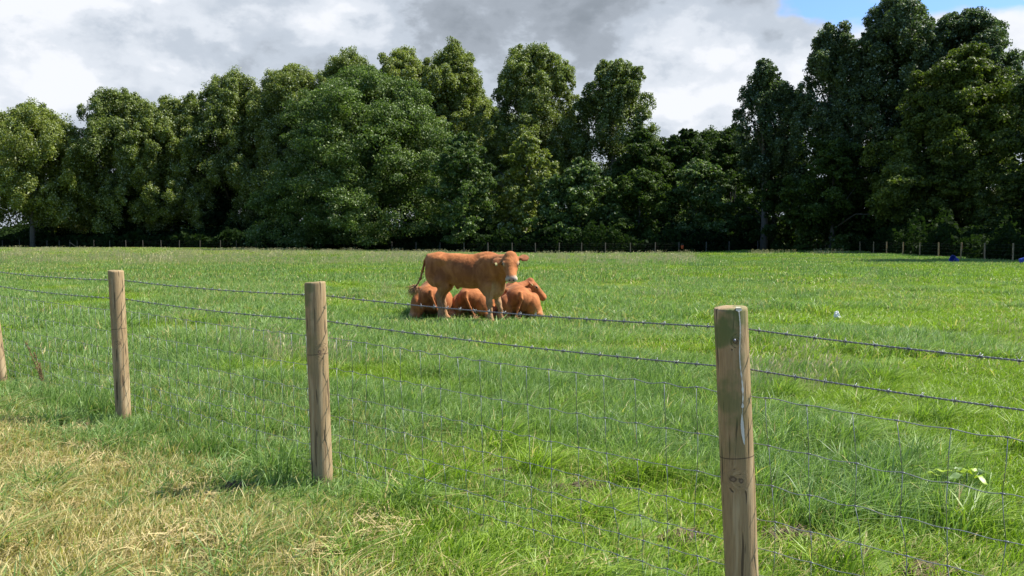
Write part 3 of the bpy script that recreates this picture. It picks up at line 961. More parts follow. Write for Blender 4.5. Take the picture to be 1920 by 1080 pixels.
make_tree('maple_tree', 'second yellow green tree, half cut off by the right edge of the photo', 1985, 80, 140, 72, 'dome', M_yellow, 38, bottom=470, leaf=.20, density=1.8)
make_tree('maple_tree', 'tree of the belt just beyond the right edge, shading the grass by the fence', 2165, -290, 235, 58, 'dome', M_yellow, 43, bottom=470, leaf=.30, density=.6)
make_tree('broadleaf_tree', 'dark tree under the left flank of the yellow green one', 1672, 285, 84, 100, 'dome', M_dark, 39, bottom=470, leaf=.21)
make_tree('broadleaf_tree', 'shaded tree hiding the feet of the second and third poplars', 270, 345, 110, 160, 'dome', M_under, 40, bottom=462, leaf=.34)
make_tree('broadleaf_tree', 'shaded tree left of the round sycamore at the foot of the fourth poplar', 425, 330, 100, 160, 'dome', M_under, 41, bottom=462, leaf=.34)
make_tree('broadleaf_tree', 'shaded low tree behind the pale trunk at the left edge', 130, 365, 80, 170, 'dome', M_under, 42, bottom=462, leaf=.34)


# dark undergrowth and wood behind: nobody could count it
def wood_mass():
    rng = np.random.default_rng(77)
    n = 230000
    px = rng.uniform(-260, 2250, n)
    lim = np.interp(px, FENCE_PX, FENCE_D)
    back = rng.uniform(0, 1, n) ** 1.3
    D = lim + 3.5 + back * 34
    x = (px - 960) / FPX * D
    hmax = (.45 + .75 * vnoise(px, px * 0, .035, 12) * (.6 + .4 * vnoise(px, px * 0, .11, 14))) * np.interp(px, [-200, 0, 150, 200, 900, 1250, 1400, 1600, 2200], [6.5, 6.5, 6, 9, 9, 7.5, 8, 8, 7]) * (.75 + .5 * vnoise(x, D, .16, 3))
    low = rng.uniform(0, 1, n) < .25
    z = np.where(low, rng.uniform(0, 1.6, n), rng.uniform(0, 1, n) ** .9 * hmax)
    z = z * np.where(low, 1, .35 + .65 * back)
    pos = np.stack([x, D, z + terrain(x, D)], -1)
    nn = rng.normal(0, 1, (n, 3)); nn /= np.linalg.norm(nn, axis=1)[:, None]
    Q = quads_at(rng, pos, nn, D / 110 * rng.uniform(.18, .60, n))
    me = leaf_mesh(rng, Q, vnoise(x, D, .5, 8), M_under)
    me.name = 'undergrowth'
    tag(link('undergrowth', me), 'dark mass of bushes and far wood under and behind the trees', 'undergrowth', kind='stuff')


wood_mass()


# ------------------------------------------------------------------ far fence
def rough_post(r, h, seed, n=10, lean=(0, 0), split=None, rings=7):
    rng = np.random.default_rng(seed)
    ph = rng.uniform(0, 2 * PI, 3)
    ang = np.arange(n) * 2 * PI / n
    V = []; F = []
    zs = list(np.linspace(-.25, h - .012, rings)) + [h - .004, h]
    for zi, z in enumerate(zs):
        f = 1.0 if zi < rings else (.985 if zi == rings else .93)
        tt = max(z, 0) / h
        rr = r * f * (1 + .035 * np.sin(ang * 2 + ph[0]) + .02 * np.sin(ang * 3 + ph[1] + z) + .012 * np.sin(7 * z + ph[2]))
        for a, q in zip(ang, rr):
            V.append((math.cos(a) * q + lean[0] * tt, math.sin(a) * q + lean[1] * tt, z + (0.004 * math.sin(a + ph[0]) if zi >= rings - 1 else 0)))
    m = len(zs)
    for i in range(m - 1):
        for j in range(n):
            F.append((i * n + j, i * n + (j + 1) % n, (i + 1) * n + (j + 1) % n, (i + 1) * n + j))
    F.append(tuple((m - 1) * n + j for j in range(n)))
    mb = MB(); mb.add(V, F)
    return mb


M_farpost = wood_mat('old_post_wood', 0.2)
M_greypost = simple_mat('grey_old_post', (0.12, 0.10, 0.075), 0.9, col2=(0.07, 0.06, 0.045), scale=4)
M_farwire = simple_mat('dull_wire', (0.06, 0.06, 0.06), 0.7)


def far_fence(name, label, posts, hz, braces=(), pm=None):
    pm = pm or M_farpost
    x0, y0, z0 = posts[0]
    root = thing(name, label, 'fence', (x0, y0, z0))
    for i, (x, y, z) in enumerate(posts):
        mb = rough_post(.052, hz, 100 + i, 8, (random.uniform(-.04, .04), 0), rings=3)
        o = mb.build('post', pm, root)
        o.location = (x - x0, y - y0, z - z0)
    mb = MB()
    for h in (hz * .93, hz * .8, hz * .62, hz * .42, hz * .22):
        mb.tube([(x - x0, y + .08 - y0, z + h - z0) for x, y, z in posts], .002, 4)
    mb.build('wire', M_farwire, root)
    for (a, b, hh) in braces:
        A = Vector(posts[a]); B = Vector(posts[b])
        q = MB(); q.tube([(A.x - x0, A.y - .08 - y0, A.z - z0 + hh), (B.x - x0, B.y - .08 - y0, B.z - z0 + .12)], .05, 7)
        q.build('brace', M_farpost, root)
    return root


random.seed(4)


def fp(px, by):
    D = float(np.interp(px, FENCE_PX, FENCE_D)); p = at(px, 460, D)
    return (p.x, D, float(terrain(p.x, D)) - 0.03)


lx = [-110, -70, -35, 5, 37, 62, 88, 111, 131, 145, 176, 206, 236, 268, 302, 336, 375, 413, 443, 480, 520, 560, 602, 645, 690, 735, 780, 825, 870, 915, 960, 1004, 1048, 1090, 1135, 1182, 1228, 1273, 1324, 1367, 1421, 1463, 1503]
far_fence('boundary_fence', 'long low fence of grey posts and wire along the far treeline', [fp(p, 0) for p in lx], 1.32, [(8, 9, 1.0)], M_greypost)
rx = [1503.5, 1530, 1548, 1569, 1591.6, 1613, 1638, 1662.6, 1693, 1725, 1760, 1802, 1847, 1900, 1965, 2040]
far_fence('paddock_fence', 'fence of brown posts at the right edge running towards the camera in tree shade', [fp(p, 0) for p in rx], 1.22, [(1, 0, .9)])


# blue tubs lying by the right fence
def blue_tub(name, label, loc, rz, roll, s, notch=False):
    root = thing(name, label, 'tub', loc, rz, 'blue tubs by the paddock fence')
    m = bpy.data.materials.get('blue_plastic') or simple_mat('blue_plastic', (0.010, 0.035, 0.24), 0.38, col2=(0.010, 0.030, 0.22), scale=5)
    rot = Matrix.Rotation(roll, 4, 'Y')
    prof = [(.001, .0), (.24, .0), (.27, .03), (.285, .15), (.292, .17), (.285, .19), (.30, .42), (.318, .44), (.32, .56), (.335, .57), (.335, .60), (.31, .60), (.30, .55), (.26, .05), (.001, .04)]
    n = 24; V = []
    for (r, z) in prof:
        for j in range(n):
            a = 2 * PI * j / n
            V.append(tuple((rot @ Vector((r * s * math.cos(a), r * s * math.sin(a), z * s)))))
    F = [(i * n + j, i * n + (j + 1) % n, (i + 1) * n + (j + 1) % n, (i + 1) * n + j) for i in range(len(prof) - 1) for j in range(n)]
    zmin = min(v[2] for v in V)
    V = [(v[0], v[1], v[2] - zmin) for v in V]
    mb = MB(); mb.add(V, F); mb.build('tub_body', m, root)
    hb = MB(); arc = []
    for k in range(13):
        a = PI * k / 12
        p = rot @ Vector((.34 * s * math.cos(a), .34 * s * math.sin(a) * .35 + .0, .59 * s + .16 * s * math.sin(a))); arc.append((p.x, p.y, p.z - zmin))
    hb.tube(arc, .012, 6); hb.build('handle', m, root)
    return root


g = at(1794, 494, 51.0); blue_tub('feed_tub', 'blue plastic tub tipped over beside a pair of fence posts', (g.x, 51.0, float(terrain(g.x, 51.0))), .3, R(-62), .66)
g = at(1911, 494, 48.5); blue_tub('feed_tub', 'blue plastic tub lying at the right edge of the photo', (g.x, 48.5, float(terrain(g.x, 48.5))), 2.6, R(-75), .70)

# orange marker at the far fence
g = at(1278, 466, 99)
root = thing('marker_float', 'small orange bucket hanging beside a far fence post', 'bucket', (g.x, 98.6, float(terrain(g.x, 98.6)) + .55))
mo = simple_mat('orange_plastic', (0.52, 0.085, 0.03), 0.5)
mb = MB(); mb.tube([(0, 0, 0), (0, 0, .02), (0, 0, .34), (0, 0, .36)], [.10, .115, .155, .165], 14); mb.build('bucket_body', mo, root)
mb = MB(); mb.tube([(.15 * math.cos(PI * k / 10), 0, .35 + .2 * math.sin(PI * k / 10)) for k in range(11)], .008, 5); mb.build('handle', M_wire, root)


# white litter in the field
def litter():
    g = ground_at(1570, 598)
    root = thing('litter', 'small white scrap of crumpled litter standing in the grass', 'litter', (g.x, g.y, float(terrain(g.x, g.y)) + .05))
    m = simple_mat('white_plastic', (0.88, 0.86, 0.80), 0.6, col2=(0.80, 0.79, 0.72), trans=.2)
    rng = np.random.default_rng(5)
    bm = bmesh.new(); bmesh.ops.create_icosphere(bm, subdivisions=3, radius=1)
    for v in bm.verts:
        n = .18 * math.sin(7 * v.co.x + 3) * math.sin(6 * v.co.z) + .12 * math.sin(11 * v.co.y + 5 * v.co.z) + rng.uniform(-.04, .04)
        w = .052 if v.co.z > .1 else .066
        v.co = Vector((v.co.x * w * (1 + n), v.co.y * w * (1 + n), v.co.z * .110 * (1 + .5 * n)))
        if v.co.z > .01: v.co.x -= .012
    me = bpy.data.meshes.new('scrap'); bm.to_mesh(me); bm.free(); me.materials.append(m)
    link('scrap', me, root)


litter()

# ------------------------------------------------------------------ near fence
HP = 1.18
pos_base = {1: P2 - FD * SPACING + Vector((-.028, 0, 0)), 2: P2, 3: P3, 4: P3 + FD * SPACING * 1.06 + Vector((-.02, 0, 0)), 0: P2 - FD * SPACING * 2, 5: P3 + FD * SPACING * 2}
top_px = {1: (1370, 577), 2: (590, 530), 3: (217, 513)}
fence = thing('stock_fence', 'wooden post and wire stock fence with two barbed strands crossing the foreground', 'fence', tuple(P2))
RAD = {0: .058, 1: .0585, 2: .057, 3: .057, 4: .057, 5: .057}
lean = {}
for i in range(6):
    b = pos_base[i]
    if i in top_px:
        tp = at(*top_px[i], b.y); lean[i] = (tp.x - b.x, 0.0)
    else:
        lean[i] = (-.12 if i == 4 else -.045, 0)
tocam = lambda b: Vector((-b.x, -b.y, 0)).normalized()
b1, b2 = pos_base[1], pos_base[2]
k1 = Vector((b1.x, b1.y, 0)); c1 = tocam(b1); s1 = Vector((-c1.y, c1.x, 0))  # s1 points to the viewer's right
if s1.x < 0: s1 = -s1
c2 = tocam(b2); s2 = Vector((-c2.y, c2.x, 0)); s2 = s2 if s2.x > 0 else -s2
zk1 = .575
kn1 = [tuple(c1 * .054 + s1 * -.015 + Vector((lean[1][0] * zk1 / HP, 0, zk1))), tuple(c1 * .054 + s1 * .012 + Vector((lean[1][0] * zk1 / HP, 0, zk1 - .006))),
       tuple(c1 * .054 + s1 * .012 + Vector((lean[1][0] * .9, 0, 1.065)))]
kr1 = [.013, .011, .010]
mats = {1: wood_mat('post_wood_green', 0.95, .652, [(*k, r) for k, r in zip(kn1, kr1)]),
        2: wood_mat('post_wood_knotted', 0.7, .775, [(*(c2 * .054 + s2 * .012 + Vector((lean[2][0] * .66, 0, .79))), .012), (*(c2 * .05 + s2 * .04 + Vector((lean[2][0] * .66, 0, .80))), .011)]),
        3: wood_mat('post_wood_grey', 0.35, .73, [(*(tocam(P3) * .05 + Vector((-.03, 0, .62))), .012)])}
post_labels = {1: 'weathered post with a streak of white paint', 2: 'post with a knot and green stained top', 3: 'plain grey brown post', 4: 'post cut off by the left edge of the photo'}
for i in range(6):
    mb = rough_post(RAD[i], HP, 10 + i, 40, lean[i], rings=16)
    o = mb.build('post', mats.get(i, mats[3]), fence)
    o.location = pos_base[i] - P2
    if i in post_labels: o['label'] = post_labels[i]
    # flat sawn top with rings is part of the post; staples hold the strands on the field side
    for z in (1.10, .95, .86):
        st = MB()
        c = FN * (RAD[i] + .002) + Vector((lean[i][0] * z / HP, 0, z))
        st.tube([tuple(c + Vector((0, 0, .012)) - FN * .004), tuple(c + FN * .006 + Vector((0, 0, .008))), tuple(c + FN * .006 - Vector((0, 0, .008))), tuple(c - Vector((0, 0, .012)) - FN * .004)], .0018, 5)
        st.build('staple', M_wire, o)
    if i == 1:
        # white paint streak that ran down the post
        mpaint = simple_mat('white_paint', (0.70, 0.67, 0.60), 0.7, col2=(0.48, 0.45, 0.38), scale=50)
        rngp = np.random.default_rng(3)
        zs = np.linspace(HP + .001, .70, 120); V = []; F = []
        for j, z in enumerate(zs):
            u = (HP - z) / (HP - .70)
            w = .0017 + .0010 * math.sin(j * .9) * (j > 50) + (.0018 * max(0, math.sin(j * .37 + 1)) if 60 < j < 92 else 0)
            if 92 < j: w = .0050 * math.sin((j - 92) / 27 * PI) ** .7 + .0004
            if j < 3: w = .010
            if 86 < j < 93: w = .0005
            cen = .028 + .003 * math.sin(j * .11) - (.0 if j < 92 else .001)
            for sg in (-1, 1):
                lat = cen + sg * w + rngp.uniform(-.0005, .0005)
                dep = math.sqrt(max((RAD[1] * 1.045) ** 2 - lat * lat, 0)) + .0006
                p = c1 * dep + s1 * lat + Vector((lean[1][0] * z / HP, 0, z))
                V.append(tuple(p))
            if j: F.append((2 * j - 2, 2 * j - 1, 2 * j + 1, 2 * j))
        q = MB(); q.add(V, F); pd = q.build('paint_streak', mpaint, o)
        pd['label'] = 'white paint run down the front of the post'
        q = MB()
        tc_ = c1 * .044 + s1 * .027 + Vector((lean[1][0], 0, HP + .0035))
        q.add([tuple(tc_ - s1 * .009 + c1 * .012), tuple(tc_ + s1 * .008 + c1 * .011), tuple(tc_ + s1 * .006 - c1 * .010), tuple(tc_ - s1 * .007 - c1 * .012)], [(0, 1, 2, 3)])
        q.build('paint_patch', mpaint, o, smooth=False)
        q = MB(); z = 1.068; nc = c1 * (RAD[1] * 1.02) + s1 * .010 + Vector((lean[1][0] * z / HP, 0, z))
        q.ball(tuple(nc), (.0055, .0055, .006), 8, 6); q.build('nail_head', M_barb, o)

# strands run from post to post on the field side
order = [0, 1, 2, 3, 4, 5]


def strand_point(u, z, sag=.012):
    """u in 0..5 along the posts"""
    i = min(int(u), 4); f = u - i
    A = pos_base[i] + Vector((lean[i][0] * z / HP, 0, 0)); B = pos_base[i + 1] + Vector((lean[i + 1][0] * z / HP, 0, 0))
    p = A.lerp(B, f) + FN * (RAD[1] + .006)
    if i == 0: sag += .022 * min(z / .5, 1)
    return np.array([p.x - P2.x, p.y - P2.y, z - sag * 4 * f * (1 - f)])


def barbed(z, seed):
    rng = np.random.default_rng(seed)
    mb = MB()
    L = SPACING * 5; n = int(L / .0042)
    us = np.linspace(0, 5, n)
    P = np.array([strand_point(u, z, .016) for u in us])
    ph = us * SPACING / .034 * 2 * PI
    side = np.array([FN.x, FN.y, 0]); up = np.array([0, 0, 1.0])
    for k in (0, PI):
        q = P + .0019 * (np.cos(ph + k)[:, None] * side + np.sin(ph + k)[:, None] * up)
        mb.tube(q, .0017, 5)
    o = mb.build('barbed_wire', M_barb, fence)
    bb = MB(); u = .03
    while u < 5:
        c = strand_point(u, z, .016); t = np.array([FD.x, FD.y, 0]) * -1
        for w in range(2):
            cc = c + t * (.003 + .005 * w)
            path = []
            for k in range(9):
                a = 2 * PI * 1.25 * k / 8
                path.append(cc + t * .0012 * k / 8 + .0044 * (math.cos(a) * side + math.sin(a) * up))
            a = rng.uniform(0, 2 * PI)
            d1 = math.cos(a) * side + math.sin(a) * up
            bb.tube(path, .0013, 4)
            bb.tube([cc - d1 * .013 - t * .004, cc + d1 * .013 + t * .004], [.0006, .0013], 4)
            a += PI / 2; d1 = math.cos(a) * side + math.sin(a) * up
            bb.tube([cc - d1 * .012, cc + d1 * .012 + t * .003], [.0013, .0006], 4)
        u += (.100 + rng.uniform(-.008, .008)) / SPACING
    bb.build('barb', M_wire, o)['kind'] = 'stuff'
    return o


barbed(1.10, 1); barbed(.955, 2)


def netting():
    rng = np.random.default_rng(9)
    zs = [.858, .685, .540, .415, .305, .205, .115, .035]
    step = .15 / SPACING
    cols = np.arange(0.02, 5, step)
    jx = rng.normal(0, .010, (len(cols), len(zs))).cumsum(1) * .8
    mb = MB(); kb = MB()
    for r, z in enumerate(zs):
        n = len(cols) * 6; us = np.linspace(cols[0], cols[-1], n); P = []
        for u in us:
            p = strand_point(u, z, .006); w = u / step
            p[2] += .0028 * math.sin(w * 2 * PI) + .003 * math.sin(u * 7.3 + r) + .002 * math.sin(w * .9 * 2 * PI + r * 2)
            P.append(p)
        mb.tube(P, .0015 if r else .0018, 5)
    for c, u in enumerate(cols):
        pts_ = []
        for r, z in enumerate(zs):
            uu = min(max(u + jx[c, r] / SPACING, 0), 4.999)
            p = strand_point(uu, z, .006); w = uu / step
            p[2] += .0028 * math.sin(w * 2 * PI) + .003 * math.sin(uu * 7.3 + r) + .002 * math.sin(w * .9 * 2 * PI + r * 2)
            pts_.append(p)
            t = np.array([FD.x, FD.y, 0])
            if r < 7:
                kb.tube([p - t * .008, p - t * .005, p + t * .005, p + t * .008], [.0020, .0031, .0031, .0020], 6)
        for a, b in zip(pts_[:-1], pts_[1:]):
            m_ = (a + b) / 2 + np.array([FD.x, FD.y, 0]) * rng.normal(0, .003)
            mb.tube([a, m_, b], .00135, 5)
    o = mb.build('wire_netting', M_wire, fence)
    kb.build('knot', M_wire, o)['kind'] = 'stuff'


netting()


# ------------------------------------------------------------------ plants by the fence
def leaf_blade(mb, base, dr, L, W, droop, seed, n=8, fold=.25):
    rng = np.random.default_rng(seed)
    base = np.array(base, float); dr = np.array(dr, float); dr /= np.linalg.norm(dr)
    sd = np.cross(dr, [0, 0, 1.0]); sd /= np.linalg.norm(sd) + 1e-9
    up = np.cross(sd, dr); V = []; F = []
    for i in range(n + 1):
        s = i / n
        c = base + dr * L * s + np.array([0, 0, -droop * L * s * s]) + up * .01 * math.sin(s * 9 + seed)
        w = W * math.sin(PI * min(s * .92 + .05, 1)) ** .8 * (1 + .10 * math.sin(s * 25 + seed))
        V += [c - sd * w + up * w * fold, c, c + sd * w + up * w * fold]
        if i:
            k = 3 * i
            F += [(k - 3, k - 2, k + 1, k), (k - 2, k - 1, k + 2, k + 1)]
    mb.add(V, F)


M_dock = simple_mat('dock_leaf', (0.085, 0.155, 0.045), 0.45, col2=(0.13, 0.19, 0.05), scale=14, trans=.25)
M_dockseed = simple_mat('dock_seed', (0.20, 0.085, 0.035), 0.8, col2=(0.13, 0.12, 0.035), scale=30)
g = ground_at(84, 738)
dock = thing('dock_plant', 'dock plant with a rusty seed stalk by the fence at the left edge', 'weed', (g.x, g.y, float(terrain(g.x, g.y))))
st = MB(); sd_ = MB(); rngd = np.random.default_rng(4)
tips = [((-.17, 0, .50), 1.0), ((-.10, .02, .40), .8), ((-.03, -.02, .30), .6)]
for (tp, r) in tips:
    path = [np.array([0, 0, 0.0]) * (1 - s) + np.array([tp[0] * s ** 1.4, tp[1] * s, tp[2] * s]) for s in np.linspace(0, 1, 8)]
    st.tube(path, np.linspace(.006, .002, 8), 6)
    for k in range(150):
        s = rngd.uniform(.35, 1)
        c = np.array([tp[0] * s ** 1.4, tp[1] * s, tp[2] * s]) + rngd.normal(0, .010 * r * (1.25 - s * .7), 3)
        sd_.ball(c, rngd.uniform(.002, .0048), 5, 3)
st.build('stem', M_dockseed, dock); sd_.build('seed_head', M_dockseed, dock)
for k, (a, L, W, el_, dp) in enumerate(((.2, .28, .030, .45, .9), (-.5, .24, .030, .3, .6), (2.7, .20, .026, .5, .9), (3.6, .17, .024, .2, .4), (-1.4, .20, .026, .3, .7), (1.2, .22, .026, .6, .8))):
    mb = MB(); leaf_blade(mb, (0, 0, .05 + .02 * k), (math.cos(a), math.sin(a), el_), L, W, dp, k)
    mb.build('leaf', M_dock, dock)
g = ground_at(1812, 935)
M_yl = simple_mat('yellow_leaf', (0.36, 0.47, 0.015), 0.45, col2=(0.26, 0.40, 0.03), scale=16, trans=.35)
M_pl = simple_mat('pale_leaf', (0.20, 0.30, 0.09), 0.5, col2=(0.14, 0.22, 0.06), scale=16, trans=.3)
weed = thing('broadleaf_weed', 'weed with bright yellow green leaves in the grass at the lower right', 'weed', (g.x, g.y, float(terrain(g.x, g.y)) + .06))
for k, (x, y, a, L, W, m_) in enumerate(((-.06, .05, 2.6, .12, .022, M_yl), (-.02, .06, .2, .10, .024, M_yl), (-.14, .0, 3.0, .13, .016, M_yl), (.02, -.03, -1.4, .12, .016, M_yl), (.08, .03, .3, .10, .030, M_pl), (-.04, -.02, 3.6, .12, .026, M_pl), (.0, .08, 1.2, .09, .022, M_pl), (.10, .06, 1.9, .08, .018, M_yl))):
    mb = MB(); leaf_blade(mb, (x, y, .05), (math.cos(a), math.sin(a), .35), L, W, .5, k + 20)
    mb.build('leaf', m_, weed)
mb = MB(); mb.tube([(0, 0, -.08), (0, 0, .06)], .004, 6)
for k, (x, y) in enumerate(((-.06, .05), (-.14, 0), (.08, .03), (.10, .06), (.02, -.03), (-.04, -.02))): mb.tube([(0, 0, -.03), (x, y, .055)], .0022, 5)
mb.build('stem', M_dock, weed)

# dark clod of old grass and soil on the verge
M_clod = simple_mat('soil_clod', (0.060, 0.038, 0.022), 0.95, col2=(0.130, 0.088, 0.048), scale=45, bump=1.0)


def clod(px, py, w, h, seed, label):
    g = ground_at(px, py); bm = bmesh.new(); bmesh.ops.create_icosphere(bm, subdivisions=4, radius=1)
    rng = np.random.default_rng(seed); ph = rng.uniform(0, 6, 6)
    for v in bm.verts:
        c = v.co.copy()
        n = .2 * math.sin(4 * c.x + ph[0]) * math.sin(5 * c.y + ph[1]) + .12 * math.sin(11 * c.x + 9 * c.z + ph[2]) + .08 * math.sin(17 * c.y + 13 * c.x + ph[3]) + rng.uniform(-.22, .22)
        v.co = Vector((c.x * w * .8 * (1 + n), c.y * w * .7 * (1 + n), max(c.z, -.3) * h * (1 + n) + rng.uniform(-.35, .35) * h))
    me = bpy.data.meshes.new('soil_clod'); bm.to_mesh(me); bm.free(); me.materials.append(M_clod)
    o = link('soil_clod', me, None, (g.x, g.y, float(terrain(g.x, g.y)) + h * .2))
    tag(o, label, 'clod')


clod(440, 925, .080, .036, 1, 'dark clod of soil and dead grass left of the middle post')
clod(150, 800, .07, .03, 2, 'small dark clod beside the grass clump near the left post')
for (px, py, w_, h_, sd__, lab) in BARE: clod(px, py, w_, h_, sd__, lab)


# ------------------------------------------------------------------ cattle: smooth unions turned into one skin
def sd_cone(P, a, b, ra, rb, sy=1.0):
    a = np.array(a, float); b = np.array(b, float)
    ba = b - a; pa = P - a
    h = np.clip((pa @ ba) / (ba @ ba), 0, 1)
    return np.linalg.norm(pa - h[..., None] * ba, axis=-1) - (ra + (rb - ra) * h)


def sd_ell(P, c, r, M=None):
    p = P - np.array(c, float)
    if M is not None: p = p @ M
    r = np.array(r, float)
    k0 = np.linalg.norm(p / r, axis=-1); k1 = np.linalg.norm(p / (r * r), axis=-1)
    return k0 * (k0 - 1.0) / (k1 + 1e-9)


def smin(a, b, k):
    h = np.clip(.5 + .5 * (b - a) / k, 0, 1)
    return b * (1 - h) + a * h - k * h * (1 - h)


def surface_nets(F, o, h):
    s = F < 0
    nx, ny, nz = F.shape
    c = np.zeros((nx - 1, ny - 1, nz - 1), int)
    for i in (0, 1):
        for j in (0, 1):
            for k in (0, 1):
                c += s[i:nx - 1 + i, j:ny - 1 + j, k:nz - 1 + k]
    act = (c > 0) & (c < 8)
    ids = -np.ones(act.shape, int); ids[act] = np.arange(act.sum())
    I = np.argwhere(act)
    acc = np.zeros((len(I), 3)); cnt = np.zeros(len(I))
    corners = [(i, j, k) for i in (0, 1) for j in (0, 1) for k in (0, 1)]
    for a in corners:
        for ax in range(3):
            if a[ax]: continue
            b = list(a); b[ax] = 1
            fa_ = F[I[:, 0] + a[0], I[:, 1] + a[1], I[:, 2] + a[2]]; fb = F[I[:, 0] + b[0], I[:, 1] + b[1], I[:, 2] + b[2]]
            m = (fa_ < 0) != (fb < 0)
            t = np.where(m, fa_ / (fa_ - fb + 1e-12), 0)
            p = np.tile(np.array(a, float), (len(I), 1)); p[:, ax] += t
            acc += p * m[:, None]; cnt += m
    V = (I + acc / cnt[:, None]) * h + o
    quads = []
    for ax in range(3):
        sl0 = [slice(None)] * 3; sl1 = [slice(None)] * 3
        sl0[ax] = slice(0, -1); sl1[ax] = slice(1, None)
        d = s[tuple(sl0)] != s[tuple(sl1)]
        E = np.argwhere(d)
        u, v = [(1, 2), (2, 0), (0, 1)][ax]
        ok = (E[:, u] > 0) & (E[:, v] > 0) & (E[:, u] < F.shape[u] - 1) & (E[:, v] < F.shape[v] - 1)
        E = E[ok]
        inside = s[E[:, 0], E[:, 1], E[:, 2]]
        def idx(du, dv):
            q = E.copy(); q[:, u] += du; q[:, v] += dv
            return ids[q[:, 0], q[:, 1], q[:, 2]]
        q = np.stack([idx(-1, -1), idx(0, -1), idx(0, 0), idx(-1, 0)], -1)
        q[~inside] = q[~inside][:, ::-1]
        quads.append(q)
    return V, np.concatenate(quads)


def coat_mat():
    m, nt, out = new_mat('cattle_coat')
    col = nt.attr('coat').outputs['Color']
    tcn = nt.node('ShaderNodeTexCoord').outputs['Object']
    mp = nt.node('ShaderNodeMapping', {'Vector': tcn, 'Scale': (1.0, 1.0, 0.55)}).outputs[0]
    n = nt.noise(mp, 7.0, 5, 0.6, 0.8)
    n2 = nt.noise(mp, 80.0, 3, 0.6, 0.6)
    c = nt.mix(nt.step(n, .35, .68), nt.mix(1.0, col, (0.74, 0.68, 0.62), 'MULTIPLY'), nt.mix(1.0, col, (1.14, 1.18, 1.22), 'MULTIPLY'))
    hgt = nt.math('ADD', nt.math('MULTIPLY', n, 1.0), nt.math('MULTIPLY', n2, .35))
    b = nt.node('ShaderNodeBump', {'Strength': 0.55, 'Distance': 0.02, 'Height': hgt})
    p = nt.node('ShaderNodeBsdfPrincipled', {'Base Color': c, 'Roughness': 0.75, 'Specular IOR Level': 0.15, 'Sheen Weight': 0.10, 'Sheen Roughness': 0.5, 'Sheen Tint': (1.0, .75, .5, 1), 'Normal': b.outputs[0]})
    nt.l.new(p.outputs[0], out.inputs[0])
    return m


M_coat = coat_mat()
M_eye = simple_mat('cattle_eye', (0.010, 0.007, 0.006), 0.45, spec=0.2)
M_tagy = simple_mat('ear_tag_plastic', (0.75, 0.62, 0.25), 0.5)
M_tuft = simple_mat('tail_hair', (0.30, 0.14, 0.05), 0.6, col2=(0.45, 0.26, 0.11), scale=40)

RED = np.array([0.375, 0.130, 0.038]); LIGHT = np.array([0.40, 0.185, 0.075]); PALE = np.array([0.42, 0.29, 0.165]); CREAM = np.array([0.56, 0.44, 0.33]); PINK = np.array([0.52, 0.27, 0.22])


def basis(fwd, up=(0, 0, 1)):
    f = Vector(fwd).normalized(); u = Vector(up); l = u.cross(f).normalized(); u = f.cross(l)
    return np.array([tuple(f), tuple(l), tuple(u)]).T      # columns: forward, left, up


